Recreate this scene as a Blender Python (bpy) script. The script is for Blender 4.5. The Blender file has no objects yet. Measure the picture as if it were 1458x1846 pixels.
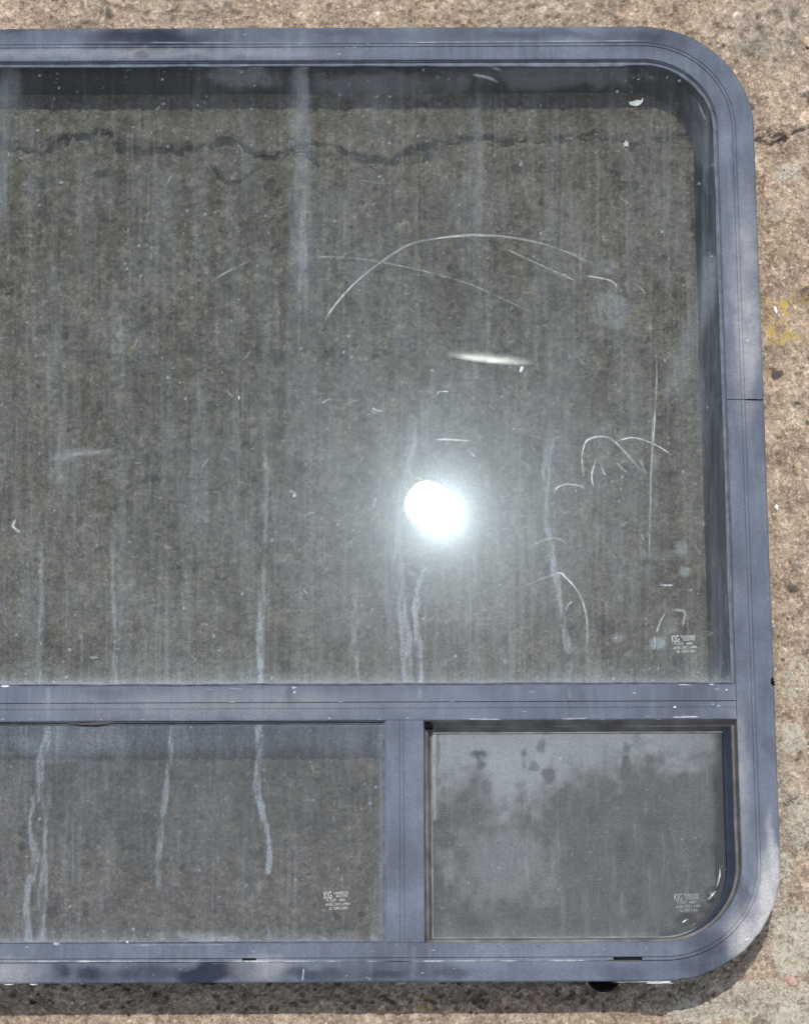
import bpy, math, random
import numpy as np
from mathutils import Vector, Matrix

R = random.Random(7)
rng = np.random.default_rng(11)
SC = bpy.context.scene
COL = SC.collection

# ------------------------------------------------------------------ camera
MM = 0.001
T = 0.056                     # height of the frame's face above the concrete
F_PX, CX, CY, W_PX, H_PX = 6000.0, 729.0, 923.0, 1458.0, 1846.0
TILT = math.radians(16.3)
DIST = F_PX * 0.42 * MM       # 2.52 m
cam_loc = Vector((0, -DIST * math.sin(TILT), T + DIST * math.cos(TILT)))
cd = bpy.data.cameras.new('camera')
cam = bpy.data.objects.new('camera', cd)
COL.objects.link(cam)
cam.location = cam_loc
cam.rotation_euler = (TILT, 0, 0)
cd.sensor_fit = 'VERTICAL'
cd.sensor_height = 24.0
cd.lens = 24.0 * F_PX / H_PX
cd.clip_start = 0.05
cd.clip_end = 200
SC.camera = cam
ct, st = math.cos(TILT), math.sin(TILT)


def ray(px, py):
    x, y, z = (px - CX) / F_PX, -(py - CY) / F_PX, -1.0
    return Vector((x, y * ct - z * st, y * st + z * ct))


def wpt(px, py, z=0.0):
    d = ray(px, py)
    k = (z - cam_loc.z) / d.z
    return cam_loc + d * k


# ------------------------------------------------------------------ light
g = ray(794, 925).normalized()
SUN_DIR = Vector((g.x, g.y, -g.z))          # towards the sun: it mirrors in the level pane
world = bpy.data.worlds.new('World')
SC.world = world
world.use_nodes = True
wn = world.node_tree
bg = wn.nodes['Background']
sky = wn.nodes.new('ShaderNodeTexSky')
sky.sky_type = 'NISHITA'
sky.sun_disc = False
sky.sun_elevation = math.asin(SUN_DIR.z)
sky.sun_rotation = math.atan2(SUN_DIR.x, SUN_DIR.y)
sky.air_density = 1.0
sky.dust_density = 0.5
sky.ozone_density = 1.0
hs = wn.nodes.new('ShaderNodeHueSaturation')       # thin high haze: the sky is paler than clear blue
hs.inputs['Saturation'].default_value = 0.42
wn.links.new(sky.outputs[0], hs.inputs['Color'])
wn.links.new(hs.outputs[0], bg.inputs[0])
bg.inputs[1].default_value = 0.15
sd = bpy.data.lights.new('sun', 'SUN')
sd.energy = 2.5
sd.angle = math.radians(0.76)
sd.color = (1.0, 0.955, 0.89)
sun = bpy.data.objects.new('sun', sd)
COL.objects.link(sun)
sun.rotation_euler = SUN_DIR.to_track_quat('Z', 'Y').to_euler()
sun.location = (0, 1, 3)
SC.view_settings.view_transform = 'Standard'
SC.view_settings.look = 'None'
SC.view_settings.exposure = 0.38
SC.view_settings.gamma = 1.0
SC.view_settings.use_curve_mapping = False
SC.cycles.transparent_max_bounces = 32
SC.cycles.max_bounces = 10
SC.cycles.sample_clamp_indirect = 6.0

# ------------------------------------------------------------------ numpy noise


def hash2(ix, iy, seed):
    h = (ix.astype(np.int64) * 374761393 + iy.astype(np.int64) * 668265263 + seed * 974711) & 0xffffffff
    h = ((h ^ (h >> 13)) * 1274126177) & 0xffffffff
    h = h ^ (h >> 16)
    return (h & 0xffffff) / float(0xffffff)


def vnoise(x, y, seed=0):
    x0 = np.floor(x); y0 = np.floor(y)
    fx = x - x0; fy = y - y0
    fx = fx * fx * (3 - 2 * fx); fy = fy * fy * (3 - 2 * fy)
    a = hash2(x0, y0, seed); b = hash2(x0 + 1, y0, seed)
    c = hash2(x0, y0 + 1, seed); d = hash2(x0 + 1, y0 + 1, seed)
    return (a * (1 - fx) + b * fx) * (1 - fy) + (c * (1 - fx) + d * fx) * fy


def fbm(x, y, seed=0, octv=4, gain=0.5):
    s = 0; amp = 1; tot = 0
    for k in range(octv):
        s = s + amp * vnoise(x, y, seed + 31 * k)
        tot += amp; amp *= gain; x = x * 2.03 + 5.1; y = y * 2.03 + 9.7
    return s / tot


def sstep(a, b, x):
    t = np.clip((x - a) / (b - a), 0, 1)
    return t * t * (3 - 2 * t)


def seg_dist(X, Y, pts):
    """distance to a polyline and the running parameter (0..1) of the nearest point"""
    best = np.full(X.shape, 1e9); par = np.zeros(X.shape)
    n = len(pts) - 1
    for i in range(n):
        ax, ay = pts[i][0], pts[i][1]; bx, by = pts[i + 1][0], pts[i + 1][1]
        dx, dy = bx - ax, by - ay
        t = np.clip(((X - ax) * dx + (Y - ay) * dy) / (dx * dx + dy * dy + 1e-12), 0, 1)
        d = np.hypot(X - ax - t * dx, Y - ay - t * dy)
        m = d < best
        best = np.where(m, d, best); par = np.where(m, (i + t) / n, par)
    return best, par


# ------------------------------------------------------------------ node helpers
def mat(name):
    m = bpy.data.materials.new(name)
    m.use_nodes = True
    nt = m.node_tree
    for n in list(nt.nodes):
        nt.nodes.remove(n)
    out = nt.nodes.new('ShaderNodeOutputMaterial')
    return m, nt, out


def N(nt, typ, **kw):
    n = nt.nodes.new('ShaderNode' + typ)
    for k, v in kw.items():
        if k.startswith('in_'):
            key = k[3:]
            key = int(key) if key.isdigit() else key.replace('_', ' ')
            sck = n.inputs[key]
            if isinstance(v, bpy.types.NodeSocket):
                nt.links.new(v, sck)
            else:
                sck.default_value = v
        else:
            setattr(n, k, v)
    return n


def M(nt, op, a, b=0.0, c=0.0, clamp=False):
    n = nt.nodes.new('ShaderNodeMath'); n.operation = op; n.use_clamp = clamp
    for i, v in enumerate((a, b, c)):
        if isinstance(v, bpy.types.NodeSocket):
            nt.links.new(v, n.inputs[i])
        else:
            n.inputs[i].default_value = v
    return n.outputs[0]


def mixc(nt, fac, a, b, mode='MIX'):
    n = nt.nodes.new('ShaderNodeMix'); n.data_type = 'RGBA'; n.blend_type = mode
    for key, v in ((0, fac), (6, a), (7, b)):
        if isinstance(v, bpy.types.NodeSocket):
            nt.links.new(v, n.inputs[key])
        else:
            n.inputs[key].default_value = v if key == 0 else (tuple(v) + (1,) if len(v) == 3 else v)
    return n.outputs[2]


def mixs(nt, fac, a, b):
    n = nt.nodes.new('ShaderNodeMixShader')
    if isinstance(fac, bpy.types.NodeSocket):
        nt.links.new(fac, n.inputs[0])
    else:
        n.inputs[0].default_value = fac
    nt.links.new(a, n.inputs[1]); nt.links.new(b, n.inputs[2])
    return n.outputs[0]


def ramp(nt, fac, stops):
    n = nt.nodes.new('ShaderNodeValToRGB')
    el = n.color_ramp.elements
    while len(el) < len(stops):
        el.new(0.5)
    for e, (p, c) in zip(el, stops):
        e.position = p
        e.color = (c, c, c, 1) if not hasattr(c, '__len__') else tuple(c) + (1,)
    nt.links.new(fac, n.inputs[0])
    return n.outputs[0]


def objco(nt, scale=(1, 1, 1)):
    tc = nt.nodes.new('ShaderNodeTexCoord')
    mp = nt.nodes.new('ShaderNodeMapping')
    mp.inputs['Scale'].default_value = scale
    nt.links.new(tc.outputs['Object'], mp.inputs[0])
    return mp.outputs[0]


def noise(nt, vec, scale, detail=4, rough=0.55, dist=0.0):
    n = N(nt, 'TexNoise', in_Vector=vec, in_Scale=scale, in_Detail=detail, in_Roughness=rough, in_Distortion=dist)
    return n.outputs['Fac']


def attr(nt, name, chan=None):
    a = nt.nodes.new('ShaderNodeAttribute'); a.attribute_name = name
    if chan is None:
        return a.outputs['Fac']
    s = nt.nodes.new('ShaderNodeSeparateColor')
    nt.links.new(a.outputs['Color'], s.inputs[0])
    return s.outputs[chan]


def blobsum(nt, blobs):
    """sum of soft elliptical stains at places of the object's own coordinates (metres)"""
    tc = nt.nodes.new('ShaderNodeTexCoord')
    wob = N(nt, 'TexNoise', in_Vector=tc.outputs['Object'], in_Scale=45.0, in_Detail=4.0)
    off = N(nt, 'VectorMath', operation='SCALE', in_0=wob.outputs['Color'], in_Scale=0.016)
    add = N(nt, 'VectorMath', operation='ADD', in_0=tc.outputs['Object'], in_1=off.outputs[0])
    base = N(nt, 'VectorMath', operation='SUBTRACT', in_0=add.outputs[0])
    base.inputs[1].default_value = (0.008, 0.008, 0.008)
    tot = None
    for (x, y, rx, ry, amp) in blobs:
        s = N(nt, 'VectorMath', operation='SUBTRACT', in_0=base.outputs[0]); s.inputs[1].default_value = (x, y, 0)
        d = N(nt, 'VectorMath', operation='MULTIPLY', in_0=s.outputs[0]); d.inputs[1].default_value = (1 / rx, 1 / ry, 0)
        l = N(nt, 'VectorMath', operation='LENGTH', in_0=d.outputs[0]).outputs['Value']
        mr = N(nt, 'MapRange', interpolation_type='SMOOTHSTEP', in_Value=l)
        mr.inputs[1].default_value = 1.0; mr.inputs[2].default_value = 0.25
        mr.inputs[3].default_value = 0.0; mr.inputs[4].default_value = amp
        tot = mr.outputs[0] if tot is None else M(nt, 'ADD', tot, mr.outputs[0])
    return tot


# ------------------------------------------------------------------ mesh helpers
def mesh_obj(name, verts, faces, mats, parent=None, smooth=False, attrs=None, mat_idx=None, cattrs=None):
    me = bpy.data.meshes.new(name)
    me.from_pydata([tuple(v) for v in verts], [], faces)
    for m in (mats if isinstance(mats, (list, tuple)) else [mats]):
        me.materials.append(m)
    if mat_idx is not None:
        me.polygons.foreach_set('material_index', np.asarray(mat_idx, dtype=np.int32))
    if attrs:
        for k, v in attrs.items():
            a = me.attributes.new(k, 'FLOAT', 'POINT')
            a.data.foreach_set('value', np.asarray(v, dtype=np.float32))
    if cattrs:
        for k, v in cattrs.items():
            a = me.attributes.new(k, 'FLOAT_COLOR', 'POINT')
            a.data.foreach_set('color', np.asarray(v, dtype=np.float32).ravel())
    if smooth:
        me.shade_smooth()
    me.update()
    o = bpy.data.objects.new(name, me)
    COL.objects.link(o)
    if parent is not None:
        o.parent = parent
    return o


def tag(o, label=None, cat=None, group=None, kind=None):
    if label: o['label'] = label
    if cat: o['category'] = cat
    if group: o['group'] = group
    if kind: o['kind'] = kind
    return o


def grid_faces(nx, ny):
    idx = np.arange(nx * ny).reshape(ny, nx)
    a = idx[:-1, :-1].ravel(); b = idx[:-1, 1:].ravel(); c = idx[1:, 1:].ravel(); d = idx[1:, :-1].ravel()
    return np.stack([a, b, c, d], 1)


def fast_grid(name, X, Y, Z, material, parent=None, attrs=None, cattrs=None, smooth=True, extra=None, extra_mat=None):
    """grid mesh from 2-D arrays; extra = (verts, faces) appended"""
    ny, nx = X.shape
    V = np.stack([X.ravel(), Y.ravel(), Z.ravel()], 1).astype(np.float32)
    Fq = grid_faces(nx, ny)
    me = bpy.data.meshes.new(name)
    nv = len(V); nf = len(Fq)
    ev, ef = extra if extra else ([], [])
    me.vertices.add(nv + len(ev))
    co = V.ravel()
    if len(ev): co = np.concatenate([co, np.asarray(ev, dtype=np.float32).ravel()])
    me.vertices.foreach_set('co', co)
    loops = list(Fq.ravel()); 
    starts = list(range(0, nf * 4, 4)); tot = [4] * nf
    pos = nf * 4
    for f in ef:
        starts.append(pos); tot.append(len(f)); loops.extend([i + nv if i >= 0 else -i - 1 for i in f]); pos += len(f)
    me.loops.add(len(loops)); me.loops.foreach_set('vertex_index', np.asarray(loops, dtype=np.int32))
    me.polygons.add(len(starts)); me.polygons.foreach_set('loop_start', np.asarray(starts, dtype=np.int32))
    me.polygons.foreach_set('loop_total', np.asarray(tot, dtype=np.int32))
    mlist = material if isinstance(material, (list, tuple)) else [material]
    for m in mlist: me.materials.append(m)
    mi = np.zeros(len(starts), dtype=np.int32)
    if len(mlist) > 1: mi[nf:] = 1
    me.polygons.foreach_set('material_index', mi)
    sm = np.zeros(len(starts), dtype=bool); sm[:nf] = smooth
    me.update(calc_edges=True)
    me.polygons.foreach_set('use_smooth', sm)
    for k, v in (attrs or {}).items():
        a = me.attributes.new(k, 'FLOAT', 'POINT')
        arr = np.zeros(nv + len(ev), dtype=np.float32); arr[:nv] = v.ravel(); a.data.foreach_set('value', arr)
    for k, v in (cattrs or {}).items():
        a = me.attributes.new(k, 'FLOAT_COLOR', 'POINT')
        arr = np.zeros((nv + len(ev), 4), dtype=np.float32); arr[:nv] = v.reshape(-1, 4); a.data.foreach_set('color', arr.ravel())
    me.update()
    o = bpy.data.objects.new(name, me)
    COL.objects.link(o)
    if parent is not None: o.parent = parent
    return o


# ================================================================== GROUND
def make_ground():
    m, nt, out = mat('weathered_concrete')
    v = objco(nt)
    n_big = noise(nt, v, 7.0, 3, 0.5)
    n_med = noise(nt, v, 38.0, 5, 0.6, 0.4)
    n_fine = noise(nt, v, 230.0, 5, 0.7, 0.8)
    n_grit = noise(nt, v, 800.0, 3, 0.7)
    n_w1 = noise(nt, v, 95.0, 4, 0.6, 1.6)
    n_w2 = noise(nt, v, 260.0, 3, 0.6, 1.8)
    worm1 = M(nt, 'ABSOLUTE', M(nt, 'SUBTRACT', n_w1, 0.5))      # thin curls where the surface has flaked
    worm2 = M(nt, 'ABSOLUTE', M(nt, 'SUBTRACT', n_w2, 0.5))
    curl = M(nt, 'MAXIMUM', ramp(nt, worm1, [(0.004, 1.0), (0.022, 0.0)]), M(nt, 'MULTIPLY', ramp(nt, worm2, [(0.01, 1.0), (0.05, 0.0)]), 0.8))
    curl = M(nt, 'MULTIPLY', curl, ramp(nt, n_med, [(0.38, 1.0), (0.60, 0.25)]))
    c1 = ramp(nt, n_med, [(0.30, (0.37, 0.272, 0.195)), (0.48, (0.50, 0.385, 0.285)), (0.68, (0.60, 0.475, 0.36))])
    c2 = ramp(nt, n_fine, [(0.33, (0.17, 0.120, 0.086)), (0.43, (0.45, 0.345, 0.255)), (0.58, (0.54, 0.425, 0.32)), (0.67, (0.78, 0.67, 0.54))])
    col = mixc(nt, 0.55, c1, c2)
    bigf = ramp(nt, n_big, [(0.35, 0.0), (0.65, 1.0)])
    col = mixc(nt, M(nt, 'MULTIPLY', bigf, 0.30), col, (0.36, 0.24, 0.165))
    gg = ramp(nt, n_grit, [(0.33, 0.72), (0.5, 1.0), (0.68, 1.28)])
    col = mixc(nt, 0.85, col, gg, 'MULTIPLY')
    col = mixc(nt, 1.0, col, (1.06, 1.08, 1.10), 'MULTIPLY')
    col = mixc(nt, M(nt, 'MULTIPLY', curl, 0.45), col, (0.105, 0.078, 0.06))
    n_l1 = noise(nt, v, 125.0, 3, 0.6, 0.9); n_l2 = noise(nt, v, 60.0, 3, 0.6, 1.2)
    tl = M(nt, 'MULTIPLY', ramp(nt, n_l1, [(0.36, 0.46), (0.44, 0.92), (0.56, 1.0), (0.62, 1.5)]), ramp(nt, n_l2, [(0.36, 0.72), (0.46, 1.0), (0.56, 1.0), (0.64, 1.22)]))
    col = mixc(nt, M(nt, 'ADD', 0.32, M(nt, 'MULTIPLY', attr(nt, 'grey'), 1.3), clamp=True), col, tl, 'MULTIPLY')
    olive = ramp(nt, noise(nt, v, 33.0, 4, 0.65, 1.0), [(0.50, 0.0), (0.62, 0.55)])
    col = mixc(nt, M(nt, 'MULTIPLY', olive, attr(nt, 'grey')), col, (0.52, 0.46, 0.27))
    # angular grains, each of its own tone
    wv = N(nt, 'VectorMath', operation='SCALE', in_0=N(nt, 'TexNoise', in_Vector=v, in_Scale=420.0, in_Detail=3.0).outputs['Color'], in_Scale=0.0035)
    vd = N(nt, 'VectorMath', operation='ADD', in_0=v, in_1=wv.outputs[0]).outputs[0]
    grains = None
    for sc_, lo, hi, amt in ((520.0, 0.55, 1.55, 0.60), (250.0, 0.62, 1.45, 0.60), (110.0, 0.80, 1.2, 0.5)):
        vo = N(nt, 'TexVoronoi', in_Vector=vd, in_Scale=sc_, in_Randomness=1.0)
        rnd = N(nt, 'SeparateColor', in_0=vo.outputs['Color']).outputs[1]
        tone = ramp(nt, rnd, [(0.0, lo), (0.14, lo + .12), (0.2, 0.95), (0.8, 1.02), (0.88, hi - .15), (1.0, hi)])
        col = mixc(nt, amt, col, tone, 'MULTIPLY')
        grains = tone if grains is None else M(nt, 'ADD', grains, tone)
    # dark specks
    vor = N(nt, 'TexVoronoi', in_Vector=v, in_Scale=170.0, in_Randomness=1.0)
    sp = ramp(nt, vor.outputs['Distance'], [(0.10, 1.0), (0.2, 0.0)])
    vr = N(nt, 'SeparateColor', in_0=vor.outputs['Color'])
    spd = M(nt, 'MULTIPLY', sp, M(nt, 'GREATER_THAN', vr.outputs[0], 0.80))
    spl = M(nt, 'MULTIPLY', sp, M(nt, 'LESS_THAN', vr.outputs[0], 0.16))
    col = mixc(nt, M(nt, 'MULTIPLY', spd, 0.5), col, (0.07, 0.058, 0.05))
    col = mixc(nt, M(nt, 'MULTIPLY', spl, 0.8), col, (0.88, 0.84, 0.74))
    # embedded stones
    stl = attr(nt, 'mask', 2); std = M(nt, 'MULTIPLY', M(nt, 'SUBTRACT', M(nt, 'ADD', attr(nt, 'stone'), M(nt, 'MULTIPLY', M(nt, 'SUBTRACT', n_fine, 0.5), 1.1)), 0.28), 2.6, clamp=True)
    col = mixc(nt, M(nt, 'MULTIPLY', stl, 0.8), col, (0.50, 0.43, 0.34))
    col = mixc(nt, M(nt, 'MULTIPLY', std, 0.82), col, (0.085, 0.078, 0.076))
    # grey wash
    col = mixc(nt, M(nt, 'MULTIPLY', attr(nt, 'grey'), 0.6), col, mixc(nt, n_fine, (0.13, 0.12, 0.108), (0.44, 0.415, 0.37)))
    # pale lichen with rough broken edges, yellow lichen
    lic = attr(nt, 'mask', 0)
    lf = M(nt, 'SUBTRACT', M(nt, 'ADD', lic, noise(nt, v, 190.0, 4, 0.65, 2.2)), 1.03)
    lf = M(nt, 'MULTIPLY', lf, 9.0, clamp=True)
    lcol = mixc(nt, n_grit, (0.42, 0.40, 0.32), (0.86, 0.81, 0.68))
    col = mixc(nt, M(nt, 'MULTIPLY', lf, 0.85), col, lcol)
    yl = attr(nt, 'mask', 1)
    yf = M(nt, 'SUBTRACT', M(nt, 'ADD', yl, noise(nt, v, 170.0, 4, 0.65, 0.8)), 1.03)
    yf = M(nt, 'MULTIPLY', yf, 9.0, clamp=True)
    col = mixc(nt, M(nt, 'MULTIPLY', yf, 0.85), col, mixc(nt, n_grit, (0.50, 0.34, 0.06), (0.74, 0.56, 0.17)))
    h = M(nt, 'ADD', M(nt, 'ADD', M(nt, 'MULTIPLY', n_l1, 0.006), M(nt, 'MULTIPLY', n_fine, 0.0042)), M(nt, 'MULTIPLY', n_grit, 0.0012))
    h = M(nt, 'ADD', h, M(nt, 'MULTIPLY', lf, 0.0007))
    h = M(nt, 'SUBTRACT', h, M(nt, 'MULTIPLY', curl, 0.0010))
    h = M(nt, 'ADD', h, M(nt, 'MULTIPLY', grains, 0.00035))
    h = M(nt, 'ADD', h, M(nt, 'MULTIPLY', yf, 0.0006))
    bump = N(nt, 'Bump', in_Strength=0.75, in_Distance=1.0, in_Height=h)
    p = N(nt, 'BsdfPrincipled', in_Base_Color=col, in_Roughness=0.92, in_Normal=bump.outputs[0])
    p.inputs['Specular IOR Level'].default_value = 0.25
    nt.links.new(p.outputs[0], out.inputs[0])

    def axis(a, b, step, far):
        mid = np.arange(a, b, step)
        ext = []; s = step * 2; p_ = 0
        while p_ < far:
            p_ += s; ext.append(p_); s *= 1.35
        ext = np.array(ext)
        return np.concatenate([(a - ext)[::-1], mid, b + ext])
    xs = axis(-0.36, 0.35, 0.0011, 2.6); ys = axis(-0.45, 0.45, 0.0011, 2.6)
    X, Y = np.meshgrid(xs, ys)
    Z = 0.0022 * (fbm(X * 9, Y * 9, 3, 3) - 0.5) + 0.0016 * (fbm(X * 90, Y * 90, 9, 4, 0.65) - 0.5) * 2.8
    Z += 0.0009 * (vnoise(X * 420, Y * 420, 77) - 0.5)
    # pits
    pit = fbm(X * 210, Y * 210, 55, 2)
    Z -= 0.0030 * sstep(0.66, 0.84, pit)
    inside = (X > -0.36) & (X < 0.35) & (Y > -0.45) & (Y < 0.45)

    def P(pts):
        return [(wpt(a, b).x, wpt(a, b).y) for a, b in pts]
    wx = X + 0.0035 * (fbm(X * 150, Y * 150, 21, 3) - 0.5) * 2
    wy = Y + 0.0045 * (fbm(X * 150, Y * 150, 22, 3) - 0.5) * 2
    cracks = [
        (P([(-500, 300), (-150, 250), (0, 254), (30, 268), (80, 270), (125, 250), (165, 244), (205, 242)]), 2.7, 4.8),
        (P([(210, 262), (260, 268), (330, 271), (400, 256), (430, 258), (465, 283), (500, 280), (545, 268), (575, 295)]), 3.0, 5.0),
        (P([(540, 262), (600, 262), (640, 280), (700, 292), (750, 268), (800, 254), (870, 250), (930, 256), (1000, 250)]), 2.3, 3.8),
        (P([(1000, 246), (1090, 240), (1130, 256), (1200, 247), (1250, 238), (1300, 250), (1363, 250), (1385, 242), (1412, 247), (1440, 238), (1475, 226), (1600, 200)]), 1.4, 3.0),
        (P([(1363, 254), (1385, 256), (1410, 250)]), 1.4, 2.6),
        (P([(383, 305), (398, 320), (420, 328), (446, 318)]), 2.9, 4.6),
        (P([(730, 285), (770, 290), (800, 280)]), 0.8, 1.2),
    ]
    sub = inside
    xi, yi = wx[sub], wy[sub]
    cracks += [([(x + 0.001, y - 0.0028 - 0.0015 * math.sin(i * 2.1)) for i, (x, y) in enumerate(pts[k0:k1])], w_, 2.6) for (pts, _, _), k0, k1, w_ in
               ((cracks[0], 1, 6, 1.1), (cracks[1], 0, 5, 1.4), (cracks[1], 3, 9, 1.0), (cracks[2], 1, 8, 1.1), (cracks[3], 0, 6, 1.0))]
    cracks += [(P([(440, 318), (470, 300), (490, 284)]), 0.8, 1.6), (P([(95, 268), (60, 290), (30, 286)]), 0.8, 1.6), (P([(640, 280), (655, 300), (690, 310)]), 0.9, 1.8), (P([(383, 303), (392, 312)]), 3.0, 4.5),
               (P([(205, 242), (190, 236), (150, 242)]), 1.2, 2.4)]
    zz = Z[sub]
    darkm = np.zeros(zz.shape)
    for pts, wid, dep in cracks:
        d, par = seg_dist(xi, yi, pts)
        w = wid * MM * (0.15 + 1.6 * vnoise(par * 30, par * 0 + 3, int(wid * 10) + int(pts[0][0] * 900)) ** 1.3)
        zz -= dep * MM * (1 - sstep(w * 0.3, w * 1.25, d))
        darkm = np.maximum(darkm, 1.0 * (1 - sstep(w * 0.35, w * 1.15, d)))
    # the slab stands a little higher beyond the main crack
    yc = np.interp(xi, *zip(*[(p.x, p.y) for p in [wpt(a, b) for a, b in [(-500, 285), (0, 262), (205, 245), (330, 271), (465, 280), (700, 290), (870, 250), (1100, 243), (1458, 232)]]]))
    up = yi - yc
    zz += 0.0026 * sstep(-0.0005, 0.0015, up) * (1 - sstep(0.01, 0.07, up))
    # dark humus on lower side and beside cracks
    Z[sub] = zz
    stone = np.zeros(X.shape); pale = np.zeros(X.shape); grey = np.zeros(X.shape)
    lich = np.zeros(X.shape); yel = np.zeros(X.shape)
    ss = stone[sub]; ss = np.maximum(ss, darkm * (0.25 + 1.3 * fbm(xi * 190, yi * 190, 8, 3))); stone[sub] = np.clip(ss, 0, 1)
    # embedded aggregate: stamp ellipses
    x0, y0 = xs[np.searchsorted(xs, -0.36)], ys[np.searchsorted(ys, -0.45)]
    i0, j0 = np.searchsorted(xs, -0.36), np.searchsorted(ys, -0.45)
    n_in_x, n_in_y = int(inside[ys.size // 2].sum()), int(inside[:, xs.size // 2].sum())

    def stamp(cx, cy, ra, rb, ang, hgt, tone, rim=0.0):
        r = max(ra, rb) * 1.6
        a0 = np.searchsorted(xs, cx - r); a1 = np.searchsorted(xs, cx + r)
        b0 = np.searchsorted(ys, cy - r); b1 = np.searchsorted(ys, cy + r)
        if a1 <= a0 or b1 <= b0: return
        xx = X[b0:b1, a0:a1] - cx; yy = Y[b0:b1, a0:a1] - cy
        u = (xx * math.cos(ang) + yy * math.sin(ang)) / ra; w = (-xx * math.sin(ang) + yy * math.cos(ang)) / rb
        an = np.arctan2(w, u)
        d = np.hypot(u, w) * (1 + 0.13 * np.sin(an * 3 + cx * 900) + 0.08 * np.sin(an * 5 + cy * 700))
        k = 1 - sstep(0.75, 1.05, d)
        Z[b0:b1, a0:a1] += hgt * k * (1 - 0.35 * d ** 2) - rim * np.exp(-((d - 1.15) / 0.14) ** 2)
        if tone > 0: pale[b0:b1, a0:a1] = np.maximum(pale[b0:b1, a0:a1], k * tone)
        else: stone[b0:b1, a0:a1] = np.maximum(stone[b0:b1, a0:a1], -k * tone)
    for k in range(1500):
        cx, cy = R.uniform(-0.35, 0.34), R.uniform(-0.44, 0.44)
        r = 0.0012 * math.exp(R.gauss(0, 0.55))
        stamp(cx, cy, r * R.uniform(1, 1.7), r, R.uniform(0, 3.14), r * R.uniform(0.1, 0.35), R.choice([1, 0.8, 0.5, 0.6, -0.6, -0.9, -0.4, 0.3]), r * 0.25)
    for k in range(110):
        cx, cy = R.uniform(-0.35, 0.34), R.uniform(-0.44, 0.44)
        r = R.uniform(0.0028, 0.0065)
        stamp(cx, cy, r * R.uniform(1, 1.6), r, R.uniform(0, 3.14), 0.0005, R.choice([-0.55, -0.4, -0.6, 0.35, 0.5, -0.35, 0.3]), 0.0006)
    for (px, py, a, b, ang, tone) in [(195, 22, 13, 6, 1.6, -0.9), (230, 222, 11, 17, 0.1, -0.6), (180, 313, 17, 9, 0, -0.8), (1398, 632, 14, 8, 0.1, 0.3),
                                      (1432, 805, 12, 9, 0.3, -0.25), (275, 862, 18, 9, 0, -0.8), (350, 866, 18, 8, 0.1, -0.7), (545, 840, 20, 14, 0.2, -0.6),
                                      (325, 1065, 24, 14, 0, 0.35), (500, 640, 14, 16, 0.3, -0.8), (480, 985, 9, 12, 0, -0.8), (1400, 675, 14, 9, 0.4, -0.9),
                                      (320, 815, 12, 12, 0, -0.7), (470, 950, 13, 11, 0, -0.6), (1425, 1445, 20, 6, 0.4, -0.8), (865, 1000, 10, 13, 0, -0.5)]:
        q = wpt(px, py)
        stamp(q.x, q.y, a * 0.42 * MM, b * 0.42 * MM, ang, 0.0006, tone, 0.0009)
    # lichens (regions in which ragged patches grow)

    def region(arr, px, py, rx, ry, amp):
        q = wpt(px, py); dx = (X - q.x) / (rx * 0.42 * MM); dy = (Y - q.y) / (ry * 0.42 * MM)
        d = np.hypot(dx, dy) + 0.5 * (fbm(X * 60, Y * 60, int(px), 3) - 0.5)
        np.maximum(arr, amp * (1 - sstep(0.55, 1.05, d)), out=arr)
    for a in [(1420, 310, 45, 32, .62), (1440, 1230, 50, 70, .58), (1430, 1330, 40, 50, .64), (1440, 1480, 40, 70, .60), (1410, 1560, 30, 50, .62), (1430, 1700, 60, 90, .66),
              (1380, 1600, 60, 200, .56), (1400, 1380, 60, 200, .54), (1250, 1800, 230, 60, .56), (1380, 1800, 130, 60, .60), (1260, 1825, 90, 30, .64), (1180, 1790, 110, 30, .50), (1445, 1850, 90, 60, .67), (930, 1838, 60, 20, .52),
              (250, 1195, 130, 22, .60), (400, 1205, 90, 25, .60), (60, 1205, 90, 20, .62), (900, 1170, 60, 20, .52), (1190, 1170, 50, 25, .50), (540, 1080, 30, 40, .5),
              (1215, 1010, 45, 25, .52), (560, 790, 30, 14, .44), (1110, 240, 100, 30, .44), (1040, 330, 60, 60, .46), (735, 375, 60, 60, .40), (480, 750, 25, 20, .5)]:
        region(lich, *a)
    q = wpt(1103, 560)
    rr = np.hypot((X - q.x) / 1.0, (Y - q.y) / 1.35) + 0.003 * (fbm(X * 100, Y * 100, 4, 3) - 0.5) * 2
    lich = np.maximum(lich, 0.78 * np.exp(-((rr - 0.0098) / 0.0045) ** 2))
    for a in [(1412, 550, 16, 14, .70), (1392, 600, 12, 22, .69), (1425, 605, 24, 16, .67), (1385, 545, 12, 12, .64), (1440, 540, 30, 60, .50), (1400, 580, 40, 60, .54), (1152, 565, 8, 8, .8), (1130, 575, 14, 14, .66),
              (715, 1790, 30, 20, .50), (760, 1810, 25, 25, .52), (15, 1215, 25, 10, .55), (240, 1200, 90, 16, .46), (1455, 600, 20, 60, .5), (1140, 590, 50, 40, .42), (340, 1210, 70, 12, .5)]:
        region(yel, *a)
    region(grey, 150, 20, 90, 60, 0.3); region(grey, 330, 15, 120, 40, 0.55); region(grey, 1380, 60, 110, 90, 0.6); region(grey, 960, 15, 200, 60, 0.35)
    region(grey, 1420, 1500, 80, 160, 0.3)
    region(grey, 620, 720, 600, 480, 0.55); region(grey, 330, 1420, 400, 200, 0.8); region(grey, 200, 400, 500, 200, 0.4); region(grey, 1380, 1830, 160, 60, 0.35)
    mask = np.stack([lich, yel, pale, np.ones_like(pale)], -1)
    gob = fast_grid('ground', X, Y, Z, m, cattrs={'mask': mask}, attrs={'stone': stone, 'grey': grey})
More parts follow.
